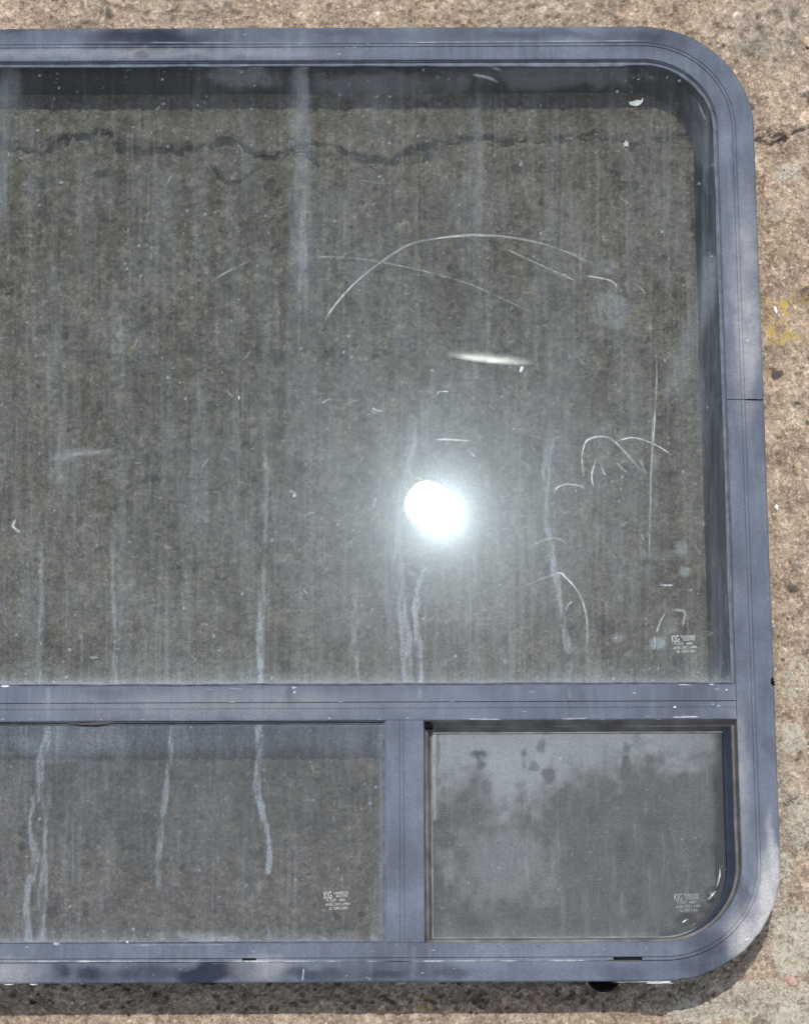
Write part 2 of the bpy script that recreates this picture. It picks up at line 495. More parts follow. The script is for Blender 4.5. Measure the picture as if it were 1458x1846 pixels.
    tag(gob, 'weathered tan concrete ground with a ragged crack and lichen patches', 'ground', kind='structure')
    return gob, xs, ys, Z


ground, GX, GY, GZ = make_ground()


def gz(x, y):
    i = min(len(GX) - 1, int(np.searchsorted(GX, x))); j = min(len(GY) - 1, int(np.searchsorted(GY, y)))
    return float(GZ[j, i])


# ================================================================== WINDOW
root = bpy.data.objects.new('rv_window', None)
COL.objects.link(root)
org = wpt(729, 923, T)
ROLL = 0.0040
root.location = (org.x, org.y, 0.0)
root.rotation_euler = (0, 0, ROLL)
root.empty_display_size = 0.05
tag(root, 'long dark grey aluminium framed window with rounded corners lying flat on concrete', 'window', kind='thing')
Linv = (Matrix.Translation(root.location) @ Matrix.Rotation(ROLL, 4, 'Z')).inverted()


def L(px, py, z=T):
    return Linv @ wpt(px, py, z)


def to_px(x, y, z):
    """local arrays -> photograph coordinates, used only to lay dirt where the real pane has it"""
    c, s = math.cos(ROLL), math.sin(ROLL)
    wx_ = x * c - y * s + root.location.x; wy_ = x * s + y * c + root.location.y
    dx = wx_ - cam_loc.x; dy = wy_ - cam_loc.y; dz = z - cam_loc.z
    ycam = dy * ct + dz * st; zcam = -dy * st + dz * ct
    return CX + F_PX * dx / (-zcam), CY - F_PX * ycam / (-zcam)


YT = L(700, 47.5).y
YB = L(700, 1770).y
XR = L(1383, 900).x
XL = L(-1080, 900).x
RO = 0.087
INN = 0.0288                    # width of the frame's face
c_top, c_grv, c_bot = L(700, 1235.5).y, L(700, 1266).y, L(700, 1298).y
m_l, m_g1, m_g2, m_r = L(694.5, 1500).x, L(721, 1500).x, L(728, 1500).x, L(764.5, 1500).x

# ---- materials ----------------------------------------------------------
BL = lambda px, py, rx, ry, a: (L(px, py).x, L(px, py).y, rx * 0.42 * MM, ry * 0.44 * MM, a)


def mat_frame():
    m, nt, out = mat('chalky_black_aluminium')
    v = objco(nt)
    n1 = noise(nt, v, 16.0, 4, 0.55)
    n2 = noise(nt, v, 60.0, 5, 0.6)
    n3 = noise(nt, v, 900.0, 3, 0.7)
    vs = objco(nt, (1.0, 0.1, 1.0)); sy = noise(nt, vs, 190.0, 4, 0.6)
    dark = blobsum(nt, [BL(500, 62, 900, 24, .28), BL(1150, 70, 160, 40, .3), BL(1290, 160, 70, 120, .22), BL(600, 1755, 800, 24, .22), BL(265, 70, 150, 34, .8), BL(980, 62, 140, 16, .35), BL(620, 58, 90, 14, .3), BL(1200, 80, 70, 50, .25), BL(30, 52, 70, 12, .4),
                        BL(255, 98, 25, 9, .8), BL(110, 1752, 22, 18, .7), BL(160, 1756, 40, 20, .75), BL(255, 1755, 80, 26, .55), BL(390, 1752, 70, 26, .95), BL(355, 1760, 60, 26, .8), BL(560, 1755, 80, 16, .6), BL(700, 1758, 60, 14, .5),
                        BL(820, 1752, 60, 14, .4), BL(1120, 1755, 60, 22, .25), BL(1330, 1120, 20, 60, .2), BL(1385, 1350, 14, 30, .25), BL(1372, 1240, 14, 60, .2), BL(1325, 300, 12, 120, .25),
                        BL(200, 1250, 60, 14, .3), BL(520, 1252, 12, 20, .6), BL(1280, 1700, 60, 30, .5), BL(1335, 1620, 16, 50, .35), BL(1255, 1740, 60, 26, .4), BL(1165, 65, 40, 16, .3)])
    lite = blobsum(nt, [BL(1380, 1640, 36, 80, .6), BL(1390, 1600, 30, 110, .8), BL(1355, 1690, 60, 70, .85), BL(1390, 1520, 14, 70, .5), BL(1345, 520, 40, 260, .35), BL(400, 1270, 420, 40, .2), BL(470, 1745, 70, 30, .35), BL(1340, 640, 30, 200, .3),
                        BL(250, 95, 500, 14, .25), BL(30, 1750, 80, 30, .4), BL(1330, 1400, 25, 200, .3)])
    col = ramp(nt, n1, [(0.3, (0.036, 0.048, 0.075)), (0.5, (0.066, 0.083, 0.120)), (0.72, (0.118, 0.140, 0.186))])
    col = mixc(nt, M(nt, 'MULTIPLY', ramp(nt, n2, [(0.35, 0.0), (0.7, 1.0)]), 0.35), col, (0.125, 0.142, 0.170))
    col = mixc(nt, M(nt, 'MULTIPLY', ramp(nt, sy, [(0.45, 0.0), (0.75, 1.0)]), 0.40), col, (0.14, 0.17, 0.21))
    col = mixc(nt, M(nt, 'MINIMUM', M(nt, 'MULTIPLY', M(nt, 'MULTIPLY', dark, M(nt, 'ADD', n2, 0.45)), 0.85), 0.85), col, (0.018, 0.020, 0.033))
    lf = M(nt, 'MULTIPLY', lite, M(nt, 'ADD', M(nt, 'MULTIPLY', n2, 2.0), -0.25), clamp=True)
    col = mixc(nt, M(nt, 'MINIMUM', lf, 0.9), col, (0.40, 0.39, 0.39))
    col = mixc(nt, 1.0, col, ramp(nt, n3, [(0.3, 0.74), (0.7, 1.28)]), 'MULTIPLY')
    bump = N(nt, 'Bump', in_Strength=0.25, in_Distance=1.0, in_Height=M(nt, 'MULTIPLY', noise(nt, v, 350.0, 4, 0.6), 0.0004))
    p = N(nt, 'BsdfPrincipled', in_Base_Color=col, in_Roughness=ramp(nt, n2, [(0.3, 0.52), (0.7, 0.68)]), in_Normal=bump.outputs[0])
    nt.links.new(M(nt, 'SUBTRACT', 0.26, M(nt, 'MULTIPLY', dark, 0.22), clamp=True), p.inputs['Specular IOR Level'])
    nt.links.new(p.outputs[0], out.inputs[0])
    return m


def simple(name, c, rough=0.6, spec=0.4, var=0.35, scale=120.0):
    m, nt, out = mat(name)
    v = objco(nt)
    n = noise(nt, v, scale, 4, 0.6)
    col = mixc(nt, 1.0, c, ramp(nt, n, [(0.3, 1 - var), (0.7, 1 + var)]), 'MULTIPLY')
    p = N(nt, 'BsdfPrincipled', in_Base_Color=col, in_Roughness=rough)
    p.inputs['Specular IOR Level'].default_value = spec
    nt.links.new(p.outputs[0], out.inputs[0])
    return m


MF = mat_frame()
M_BODY = simple('dark_blue_grey_aluminium', (0.014, 0.021, 0.038), 0.5, 0.35)
M_RUB = simple('black_rubber', (0.018, 0.018, 0.021), 0.55, 0.4)
M_BEAD = simple('dusty_glazing_bead', (0.125, 0.145, 0.175), 0.6, 0.3)
M_VENT = simple('brown_grey_vent_gasket', (0.125, 0.118, 0.112), 0.6, 0.4, 0.45, 60)
M_VENTLITE = simple('dusty_vent_bead', (0.20, 0.205, 0.21), 0.6, 0.3, 0.35, 90)
M_BLACK = simple('black_plastic', (0.006, 0.006, 0.007), 0.85, 0.05)
M_PUTTY = simple('pale_sealant', (0.55, 0.52, 0.47), 0.8, 0.3)


def mat_glass(name, tint, gloss=0.045, film=0.0, dustcol=(0.44, 0.51, 0.57), film_r=0.14, grain=0.45):
    m, nt, out = mat(name)
    tr = N(nt, 'BsdfTransparent', in_Color=tint + (1,))
    gl = N(nt, 'BsdfGlossy', in_Roughness=0.0); gl.inputs['Color'].default_value = (1, 1, 1, 1)
    s = mixs(nt, gloss, tr.outputs[0], gl.outputs[0])
    if film > 0:
        g2 = N(nt, 'BsdfGlossy', in_Roughness=film_r); g2.inputs['Color'].default_value = (0.74, 0.88, 1, 1)
        s = mixs(nt, film, s, g2.outputs[0])
        g4 = N(nt, 'BsdfGlossy', in_Roughness=0.080); g4.inputs['Color'].default_value = (0.66, 0.85, 1, 1)
        s = mixs(nt, film * 0.60, s, g4.outputs[0])
        g5 = N(nt, 'BsdfGlossy', in_Roughness=0.042); g5.inputs['Color'].default_value = (0.7, 0.88, 1, 1)
        s = mixs(nt, film * 0.13, s, g5.outputs[0])
        g3 = N(nt, 'BsdfGlossy', in_Roughness=0.36); g3.inputs['Color'].default_value = (0.92, 0.96, 1, 1)
        s = mixs(nt, film * 1.1, s, g3.outputs[0])
    v = objco(nt)
    d = attr(nt, 'dust')
    fine = noise(nt, v, 700.0, 4, 0.7)
    d = M(nt, 'MULTIPLY', d, ramp(nt, fine, [(0.3, 1 - grain), (0.7, 1 + grain)]), clamp=True)
    df = N(nt, 'BsdfDiffuse'); df.inputs['Color'].default_value = dustcol + (1,)
    s = mixs(nt, d, s, df.outputs[0])
    nt.links.new(s, out.inputs[0])
    mb, nb, ob = mat(name + '_underside')
    t2 = N(nb, 'BsdfTransparent', in_Color=(1, 1, 1, 1))
    nb.links.new(t2.outputs[0], ob.inputs[0])
    return [m, mb]


MG_OUT = mat_glass('tinted_dirty_glass', (0.565, 0.612, 0.622), 0.013, 0.00036)
MG_LOW = mat_glass('tinted_dusty_lower_glass', (0.575, 0.600, 0.610), 0.013, 0.00036, dustcol=(0.41, 0.48, 0.56))
MG_IN = mat_glass('tinted_inner_glass', (0.83, 0.84, 0.835), 0.010, 0.0)
MG_VENT = mat_glass('dusty_vent_glass', (0.60, 0.63, 0.65), 0.03, 0.0, (0.40, 0.445, 0.47), grain=0.25)


# ---- ring sweeps --------------------------------------------------------
def ring_stations(x0, x1, y0, y1, radii, step=0.006, cuts=None):
    """counter-clockwise from bottom left; radii = (bl, br, tr, tl). cuts: {side: [positions]}.
    station = (bx, by, nx, ny, side, pos) with n pointing inward"""
    cuts = cuts or {}
    st_ = []
    bl, br, trr, tl = radii
    sides = [('b', (x0 + bl, y0), (x1 - br, y0), (0, 1)), ('r', (x1, y0 + br), (x1, y1 - trr), (-1, 0)),
             ('t', (x1 - trr, y1), (x0 + tl, y1), (0, -1)), ('l', (x0, y1 - tl), (x0, y0 + bl), (1, 0))]
    corners = [((x1 - br, y0 + br), br, -90), ((x1 - trr, y1 - trr), trr, 0), ((x0 + tl, y1 - tl), tl, 90), ((x0 + bl, y0 + bl), bl, 180)]
    miter = [(-1, 1), (-1, -1), (1, -1), (1, 1)]
    cpos = [(x1, y0), (x1, y1), (x0, y1), (x0, y0)]
    for k, (sd_, a, b, n) in enumerate(sides):
        ln = math.hypot(b[0] - a[0], b[1] - a[1]); cnt = max(2, int(ln / step))
        ts = [i / cnt for i in range(cnt + 1)]
        for c in cuts.get(sd_, []):
            t = (c - (a[0] if sd_ in 'bt' else a[1])) / ((b[0] - a[0]) if sd_ in 'bt' else (b[1] - a[1]))
            ts.append(t)
        ts.sort()
        r_prev = [bl, br, trr, tl][k]; r_next = [br, trr, tl, bl][k]
        for t in ts:
            if (t == 0 and r_prev == 0) or (t == 1 and r_next == 0): continue
            x, y = a[0] + (b[0] - a[0]) * t, a[1] + (b[1] - a[1]) * t
            st_.append((x, y, n[0], n[1], sd_, x if sd_ in 'bt' else y))
        (cx, cy), r, ang0 = corners[k]
        if r == 0:
            st_.append((cpos[k][0], cpos[k][1], miter[k][0], miter[k][1], 'c', 0))
        else:
            nseg = 36
            for i in range(1, nseg):
                a_ = math.radians(ang0 + 90 * i / nseg)
                st_.append((cx + r * math.cos(a_), cy + r * math.sin(a_), -math.cos(a_), -math.sin(a_), 'c', 0))
    return st_


def sweep(name, stations, profile, material, parent, fn=None, smooth=False, closed=True):
    """profile: closed list of (offset, z); fn(station, idx, off, z) -> (off, z)"""
    V = []; n = len(profile)
    for s in stations:
        for i, (o, z) in enumerate(profile):
            if fn: o, z = fn(s, i, o, z)
            V.append((s[0] + s[2] * o, s[1] + s[3] * o, z))
    Fs = []
    m_ = len(stations)
    for a in range(m_ if closed else m_ - 1):
        b = (a + 1) % m_
        for i in range(n):
            j = (i + 1) % n
            Fs.append((a * n + i, b * n + i, b * n + j, a * n + j))
    return mesh_obj(name, V, Fs, material, parent, smooth)


def mmz(lst):
    return [(o * MM, T + z * MM) for o, z in lst]


# outer frame with rib grooves, weep slots and the butt joint of the extrusion
jy = L(1345, 720).y
slot1 = (L(437, 1729).x, L(462, 1729).x)
slot2 = (L(1105, 1727).x, L(1157, 1727).x)
notch = (L(1350, 720.5).x, L(1366, 720.5).x)
e = 0.00001
cuts = {'b': [slot1[0] - e, slot1[0], slot1[1], slot1[1] + e, slot2[0] - e, slot2[0], slot2[1], slot2[1] + e],
        'r': [jy - 0.00028, jy - 0.00022, jy + 0.00022, jy + 0.00028, jy - 0.0007, jy - 0.00072, jy + 0.0006, jy + 0.00062]}
out_st = ring_stations(XL, XR, YB, YT, (RO, RO, RO, RO), 0.003, cuts)
fprof = mmz([(0.9, -4.2), (0.15, -3.6), (0, -2.6), (0.25, -1.9), (1.2, -1.25), (14.2, -0.15), (14.45, -0.15), (14.5, -1.1), (15.0, -1.1), (15.05, 0.12), (15.4, 0.22), (17.0, 0.22), (17.3, 0.1),
             (17.35, -0.85), (17.75, -0.85), (17.8, 0.0), (27.6, -0.1), (28.5, -0.35), (28.8, -0.9), (28.8, -3.4), (26.5, -4.4), (26.5, -6), (5, -6), (4.5, -4.4)])


def frame_fn(s, i, o, z):
    side, pos = s[4], s[5]
    if i in (0, 1, 2, 3):
        jit = (vnoise(np.array(s[0] * 260), np.array(s[1] * 260), 5) - 0.5) * 0.0005
        if side == 'c' and s[0] > 0 and s[1] < 0:
            jit += float(np.maximum(0, vnoise(np.array(s[0] * 150), np.array(s[1] * 150), 8) - 0.62)) * 0.006
        if side == 'b' and i > 0 : jit *= 0.7
        o = o + float(jit)
    if side == 'b' and 6 <= i <= 13:
        for a, b in (slot1, slot2):
            if a - 1e-7 <= pos <= b + 1e-7: z = min(z, T - 0.0058)
    if side == 'r' and 2 <= i <= 19 and abs(pos - jy) < 0.00023:
        z = min(z, T - 0.0030)
    if side == 'r' and 4 <= i <= 5 and jy - 0.00071 < pos < jy + 0.00061:
        z = T - 0.004
        o = 0.0055 if i == 4 else 0.0095
    if side == 'r' and i == 3 and jy - 0.00071 < pos < jy + 0.00061 and abs(pos - jy) >= 0.00023:
        o, z = 0.0045, T - 0.0015
    # the extrusion is pushed in a little towards the corner where it leaves the glazing
    return o, z


frame = sweep('outer_frame', out_st, fprof, MF, root, frame_fn)

# body tube below the flange (goes into the wall when fitted)
bprof = mmz([(23.0, -5.0), (23.0, -51.5), (24.0, -53.0), (34.5, -53.0), (34.8, -52), (33.6, -30), (32.2, -28.5), (32.0, -16), (30.0, -15), (29.6, -10.5), (27.0, -10.2), (27, -6.1)])
body_st = ring_stations(XL, XR, YB, YT, (RO, RO, RO, RO), 0.01)


def body_fn(s, i, o, z):
    if s[2] < -0.05 and 4 <= i <= 8:
        o += (0.0085 if i in (4, 5) else 0.006) * min(1, -s[2])
    return o, z


sweep('body_ring', body_st, bprof, M_BODY, root, body_fn)

# ---- crossbar -----------------------------------------------------------
xi_r = XR - INN; xi_l = XL + INN


def bar(name, x0, x1, prof, material, axis_='x', parent=root):
    """prof closed list of (across, z); runs from x0 to x1 along the axis"""
    V = []; n = len(prof)
    cnt = max(2, int((x1 - x0) / 0.01))
    for k in range(cnt + 1):
        t = x0 + (x1 - x0) * k / cnt
        for (a, z) in prof:
            V.append((t, a, z) if axis_ == 'x' else (a, t, z))
    Fs = []
    for k in range(cnt):
        for i in range(n):
            j = (i + 1) % n
            Fs.append((k * n + i, (k + 1) * n + i, (k + 1) * n + j, k * n + j))
    Fs.append(tuple(range(n))[::-1]); Fs.append(tuple(range(cnt * n, cnt * n + n)))
    return mesh_obj(name, V, Fs, material, parent)


cb = [(c_top, T - .0040), (c_top, T - .0008), (c_top - .0004, T - .0004), (c_grv + .0006, T - .0003), (c_grv + .0004, T - .0014), (c_grv - .0002, T - .0014), (c_grv - .0003, T - .0006),
      (c_grv - .0035, T - .0005), (c_grv - .0037, T - .0001), (c_grv - .0043, T - .0001), (c_grv - .0045, T - .0006), (c_bot + .0008, T - .0008), (c_bot, T - .0012), (c_bot, T - .0043),
      (c_bot + .001, T - .0045), (c_bot + .001, T - .0105), (c_bot + .0005, T - .011), (c_bot + .0005, T - .050), (c_top - .006, T - .050), (c_top - .006, T - .0105), (c_top - .002, T - .0105), (c_top - .002, T - .0045)]
crossbar = bar('crossbar', xi_l, xi_r - 0.0002, cb, MF)

# ---- mullion ------------------------------------------------------------
yb_in = YB + INN


def mullion_prof(a, g1, g2, b):
    return [(a + .001, T - .0045), (a, T - .004), (a, T - .0016), (a + .0005, T - .0011), (g1 - .0004, T - .0009), (g1 - .0003, T - .0017), (g1 + .0002, T - .0017), (g1 + .0003, T - .0008), (g2 - .0003, T - .0008),
            (g2 - .0002, T - .0017), (g2 + .0002, T - .0017), (g2 + .0003, T - .0010), (b - .0005, T - .0012), (b, T - .0018), (b, T - .021), (b - .002, T - .050), (a + .003, T - .050), (a + .002, T - .0108)]


bar('mullion', yb_in + .0001, c_bot - .0001, mullion_prof(m_l, m_g1, m_g2, m_r), MF, 'y')
mir = lambda x: XL + XR - x
bar('mullion', yb_in + .0001, c_bot - .0001, [(mir(a), z) for a, z in mullion_prof(m_l, m_g1, m_g2, m_r)][::-1], MF, 'y')

# ---- gaskets / glazing beads -------------------------------------------
RI = RO - INN
bead = mmz([(-0.6, -4.9), (-0.5, -2.4), (0.5, -2.0), (0.75, -4.3), (1.5, -4.35), (1.6, -3.6), (2.2, -3.2), (2.9, -3.5), (3.2, -4.6), (3.2, -5.0)])


def bead_fn(s, i, o, z):
    w = float(vnoise(np.array(s[0] * 35), np.array(s[1] * 35), 12)) - 0.5
    if i >= 5: o += w * 0.0008
    if s[3] < -0.5: o += 0.0004 * (i >= 5) + (0.0010 * (i >= 4) if 0.02 < s[0] < XR - 0.1 else 0)
    return o, z


gk1 = sweep('glazing_gasket', ring_stations(xi_l, xi_r, c_top, YT - INN, (0.002, 0.002, RI, RI), 0.008), bead, M_BEAD, root, bead_fn)
gk2 = sweep('glazing_gasket', ring_stations(mir(m_l), m_l, yb_in, c_bot, (0, 0, 0, 0), 0.008),
            mmz([(-0.6, -4.9), (-0.5, -3.0), (0.45, -3.0), (0.6, -4.5), (0.9, -4.5), (1.0, -3.9), (1.5, -3.6), (2.0, -3.9), (2.2, -4.9)]), M_BEAD, root)
# loose black seal hanging out of the crossbar
V = []; Fs = []
pts = [(-40, 1301.5, .8), (60, 1301, 1.0), (120, 1300.5, 1.5), (150, 1302.5, 3.4), (172, 1302, 5.0), (188, 1300.5, 5.2), (196, 1300.2, 3), (205, 1300.5, 1.2), (330, 1300.5, 1.0), (500, 1299.5, 1.0), (692, 1298.5, .9)]
for (px, py, w) in pts:
    q = L(px, py)
    for dy, z in ((w * .42 * MM * .5, T - .0016), (-w * .42 * MM * .5, T - .0016), (-w * .42 * MM * .5, T - .0046), (w * .42 * MM * .5, T - .0046)):
        V.append((q.x, q.y + dy - 0.0006, z))
for k in range(len(pts) - 1):
    for i in range(4):
        j = (i + 1) % 4
        Fs.append((k * 4 + i, (k + 1) * 4 + i, (k + 1) * 4 + j, k * 4 + j))
Fs += [(0, 1, 2, 3), tuple(range(len(V) - 4, len(V)))]
mesh_obj('rubber_seal', V, Fs, M_RUB, root)

# ---- glass --------------------------------------------------------------
XLV = L(-60, 900).x        # left end of the part the photograph shows


def pane(name, x0, x1, y0, y1, radii, ztop, thick, mats, dustfn, tilt=(0, 0), step=0.0010):
    xs = np.arange(max(x0, XLV), x1, step)
    xs = np.concatenate([np.arange(x0, XLV, 0.02), xs, [x1]]) if x0 < XLV else np.concatenate([xs, [x1]])
    ys = np.concatenate([np.arange(y0, y1, step), [y1]])
    X, Y = np.meshgrid(xs, ys)
    dust = dustfn(*to_px(X, Y, ztop), X, Y)
    for (cx, cy, r, sx, sy) in ((x0 + radii[0], y0 + radii[0], radii[0], -1, -1), (x1 - radii[1], y0 + radii[1], radii[1], 1, -1),
                                (x1 - radii[2], y1 - radii[2], radii[2], 1, 1), (x0 + radii[3], y1 - radii[3], radii[3], -1, 1)):
        if r <= 0: continue
        dx, dy = X - cx, Y - cy; d = np.hypot(dx, dy)
        m_ = (dx * sx > 0) & (dy * sy > 0) & (d > r)
        k = np.where(m_, r / np.maximum(d, 1e-9), 1)
        X = np.where(m_, cx + dx * k, X); Y = np.where(m_, cy + dy * k, Y)
    cxm, cym = float(L(783, 918).x), float(L(783, 918).y)
    Z = ztop + (X - cxm) * tilt[0] + (Y - cym) * tilt[1]
    ny, nx = X.shape
    ring = [(0, j) for j in range(nx)] + [(i, nx - 1) for i in range(1, ny)] + [(ny - 1, j) for j in range(nx - 2, -1, -1)] + [(i, 0) for i in range(ny - 2, 0, -1)]
    ring = ring[::4]
    ev = [(X[i, j], Y[i, j], Z[i, j] - thick) for i, j in ring]
    n = len(ev)
    ef = [tuple(range(n))[::-1]]
    return fast_grid(name, X, Y, Z, mats, root, attrs={'dust': dust}, extra=(ev, ef))


def drip(px, py, pts, w, amp, seed=1, start=0.10):
    d, par = seg_dist(px + 3.2 * (fbm(px / 7, py / 12, seed, 3) - 0.5) * 2, py, pts)
    wd = w * (0.40 + 0.95 * vnoise(par * 7, par * 0, seed + 3))
    core = 1 - sstep(wd * 0.25, wd * 0.70, d)
    rim = np.exp(-((d - wd * 0.45) / (0.16 * w)) ** 2)
    brk = 0.30 + 0.95 * sstep(0.30, 0.62, fbm(px / 5, py / 26, seed + 9, 3))
    return amp * 0.86 * (0.75 * core + 0.35 * rim) * brk * (start + (1 - start) * sstep(0.0, 0.22, par))


def soft(px, py, cx, cy, rx, ry, amp, seed=0, wob=0.5):
    d = np.hypot((px - cx) / rx, (py - cy) / ry) + wob * (fbm(px / 22, py / 22, seed + 40, 4) - 0.5) * 2
    return amp * (1 - sstep(0.4, 1.05, d))


def streaks(px, py, seed, fx=5.0, fy=160.0):
    a = fbm(px / fx, py / fy, seed, 3, 0.6)
    b = fbm(px / (fx * 5), py / (fy * 1.6), seed + 7, 3)
    return sstep(0.48, 0.85, a) * sstep(0.35, 0.75, b)


def dust_big(px, py, X, Y):
    s = 0.004 + 0.075 * streaks(px, py, 1, 3.5, 120) + 0.05 * streaks(px, py, 5, 11, 260) + 0.06 * streaks(px, py, 25, 3.0, 300) + 0.035 * sstep(0.5, 0.8, fbm(px / 2.6, py / 90, 27, 2))
    s += 0.10 * streaks(px, py, 14, 7, 220) * sstep(640, 1150, py)
    s += 0.05 * sstep(0.5, 0.62, fbm(px / 60, py / 120, 4, 4)) * fbm(px / 12, py / 40, 6, 3)
    s += 0.03 * sstep(0.47, 0.6, fbm(px / 30, py / 200, 44, 3))
    s += 0.030 * sstep(400, 1200, py)
    s *= 0.22 + 0.78 * sstep(150, 260, py + 60 * (fbm(px / 70, py / 30, 28, 3) - 0.5))
    s += soft(px, py, 800, 900, 420, 330, 0.035, 2, 0.3)
    s += soft(px, py, 545, 300, 22, 260, 0.085, 3, 0.38) * (0.6 + 0.8 * fbm(px / 7, py / 50, 2, 3))
    s += soft(px, py, 540, 180, 22, 120, 0.05, 3, 0.15)
    s += soft(px, py, 862, 300, 12, 190, 0.07, 5, 0.2)
    s += soft(px, py, 20, 160, 26, 60, 0.06, 5, 0.2) + soft(px, py, 5, 250, 22, 160, 0.05, 5, 0.2)
    s += soft(px, py, 700, 150, 160, 30, 0.05, 15) + soft(px, py, 440, 135, 90, 25, 0.07, 16) + soft(px, py, 1000, 135, 200, 30, 0.05, 17)
    for a in [([(745, 740), (748, 800), (720, 900), (718, 1000), (724, 1100), (733, 1160), (735, 1232)], 17, 0.26),
              ([(765, 1020), (752, 1060), (748, 1110), (754, 1170), (757, 1232)], 10, 0.35),
              ([(640, 1060), (638, 1130), (643, 1232)], 12, 0.20),
              ([(478, 760), (480, 900), (474, 1060), (470, 1232)], 11, .16), ([(473, 1070), (468, 1150), (470, 1232)], 12, .22),
              ([(204, 930), (203, 1050), (208, 1150), (206, 1232)], 8, .16), ([(75, 930), (76, 1100), (72, 1232)], 9, .14),
              ([(996, 740), (985, 830), (982, 930), (992, 980), (1000, 1030), (1010, 1080), (1015, 1130), (1026, 1170)], 13, 0.24), ([(1000, 1000), (1002, 1040)], 20, .12),
              ([(305, 600), (306, 700)], 7, .07), ([(858, 960), (862, 1100), (870, 1232)], 14, .06), ([(920, 980), (925, 1232)], 11, .06),
              ([(1026, 1190), (1026, 1225)], 8, .14), ([(548, 340), (546, 440), (540, 520)], 14, .10), ([(370, 250), (372, 330)], 10, .03), ([(345, 1080), (340, 1170)], 7, .05),
              ([(765, 700), (770, 800)], 16, .10), ([(620, 340), (622, 440)], 8, .05), ([(752, 300), (750, 400)], 7, .05)]:
        s += drip(px, py, a[0], a[1], a[2], int(a[0][0][0]))
    # haze kept along the bottom edge, ragged upwards
    edge = 1233 - py
    s += 0.34 * np.exp(-edge / (5 + 12 * fbm(px / 9, px * 0, 3, 3))) * (edge > -30)
    s += 0.12 * np.exp(-np.maximum(edge, 0) / 35) * streaks(px, py, 31, 6, 60)
    # soft mark on the right above the joint and a bright haze along the right edge
    xr = 1303 + (py - 250) * 0.0205
    s += 0.10 * np.exp(-np.abs(xr - px) / 5)
    s += 0.09 * (1 - sstep(6, 30, seg_dist(px, py, [(1282, 480), (1262, 560), (1235, 630), (1215, 700)])[0]))
    # smears, specks, dried splashes
    for a in [(1112, 1150, 14, 12, .12), (1184, 1160, 16, 12, .22), (1232, 1030, 14, 12, .16), (1228, 990, 14, 20, .12), (1200, 1000, 40, 14, .05), (160, 815, 60, 9, .10), (120, 826, 40, 5, .08), (1133, 1180, 10, 8, .1),
              (1090, 480, 30, 18, .07), (1100, 560, 40, 50, .06), (680, 200, 40, 60, .03), (380, 1090, 30, 40, .03), (1020, 420, 60, 100, .04), (780, 1060, 60, 50, .04), (1180, 830, 8, 18, .10)]:
        s += soft(px, py, *a, int(a[0]))
    sp = hash2(np.floor(px / 3.2), np.floor(py / 3.2), 99)
    s += 0.28 * (sp > 0.9982) + 0.07 * (sp < 0.012)
    return np.clip(s, 0, 0.9)


def dust_low(px, py, X, Y):
    s = 0.065 + 0.08 * streaks(px, py, 61, 4, 140) + 0.03 * sstep(0.5, 0.8, fbm(px / 2.6, py / 90, 67, 2)) + 0.03 * sstep(0.45, 0.75, fbm(px / 40, py / 90, 64, 4))
    s += 0.07 * (1 - sstep(1330, 1375, py)) * (0.5 + fbm(px / 9, py / 40, 65, 3))
    s += soft(px, py, 120, 1340, 130, 50, 0.07, 3)
    for a in [([(85, 1300), (86, 1340), (72, 1370), (72, 1420), (56, 1470), (54, 1500), (66, 1540), (62, 1570), (50, 1600), (48, 1640), (54, 1700)], 11, .22),
              ([(86, 1400), (84, 1480), (80, 1560), (78, 1640), (74, 1700)], 13, .20),
              ([(309, 1300), (308, 1360), (300, 1420), (292, 1490), (284, 1560), (287, 1600)], 9, .22), ([(290, 1650), (288, 1700)], 9, .10),
              ([(468, 1300), (468, 1360), (463, 1420), (472, 1460), (482, 1500), (486, 1540), (483, 1572)], 12, .30), ([(470, 1580), (468, 1610), (450, 1620)], 7, .12),
              ([(472, 1630), (476, 1645)], 9, .2), ([(484, 1665), (485, 1690)], 9, .24), ([(190, 1360), (192, 1420)], 10, .08), ([(600, 1380), (604, 1420)], 6, .05)]:
        s += drip(px, py, a[0], a[1], a[2], int(a[0][0][0]) + 7, 1.0 if a[0][0][1] < 1310 else 0.1)
    edge = 1700 - py
    s += 0.30 * np.exp(-edge / (4 + 10 * fbm(px / 9, px * 0, 73, 3))) * (edge > -30)
    s += 0.10 * np.exp(-np.maximum(edge, 0) / 25) * streaks(px, py, 81, 8, 40)
    s += 0.12 * np.exp(-np.abs(px - 688) / 4) + 0.10 * np.exp(-np.abs(py - 1306) / 4)
    for a in [(365, 1690, 50, 12, .12), (330, 1685, 20, 10, .14), (415, 1695, 20, 8, .12)]:
        s += soft(px, py, *a, int(a[0]))
    sp = hash2(np.floor(px / 3.2), np.floor(py / 3.2), 199)
    s += 0.25 * (sp > 0.9985) + 0.06 * (sp < 0.012)
    return np.clip(s, 0, 0.9)


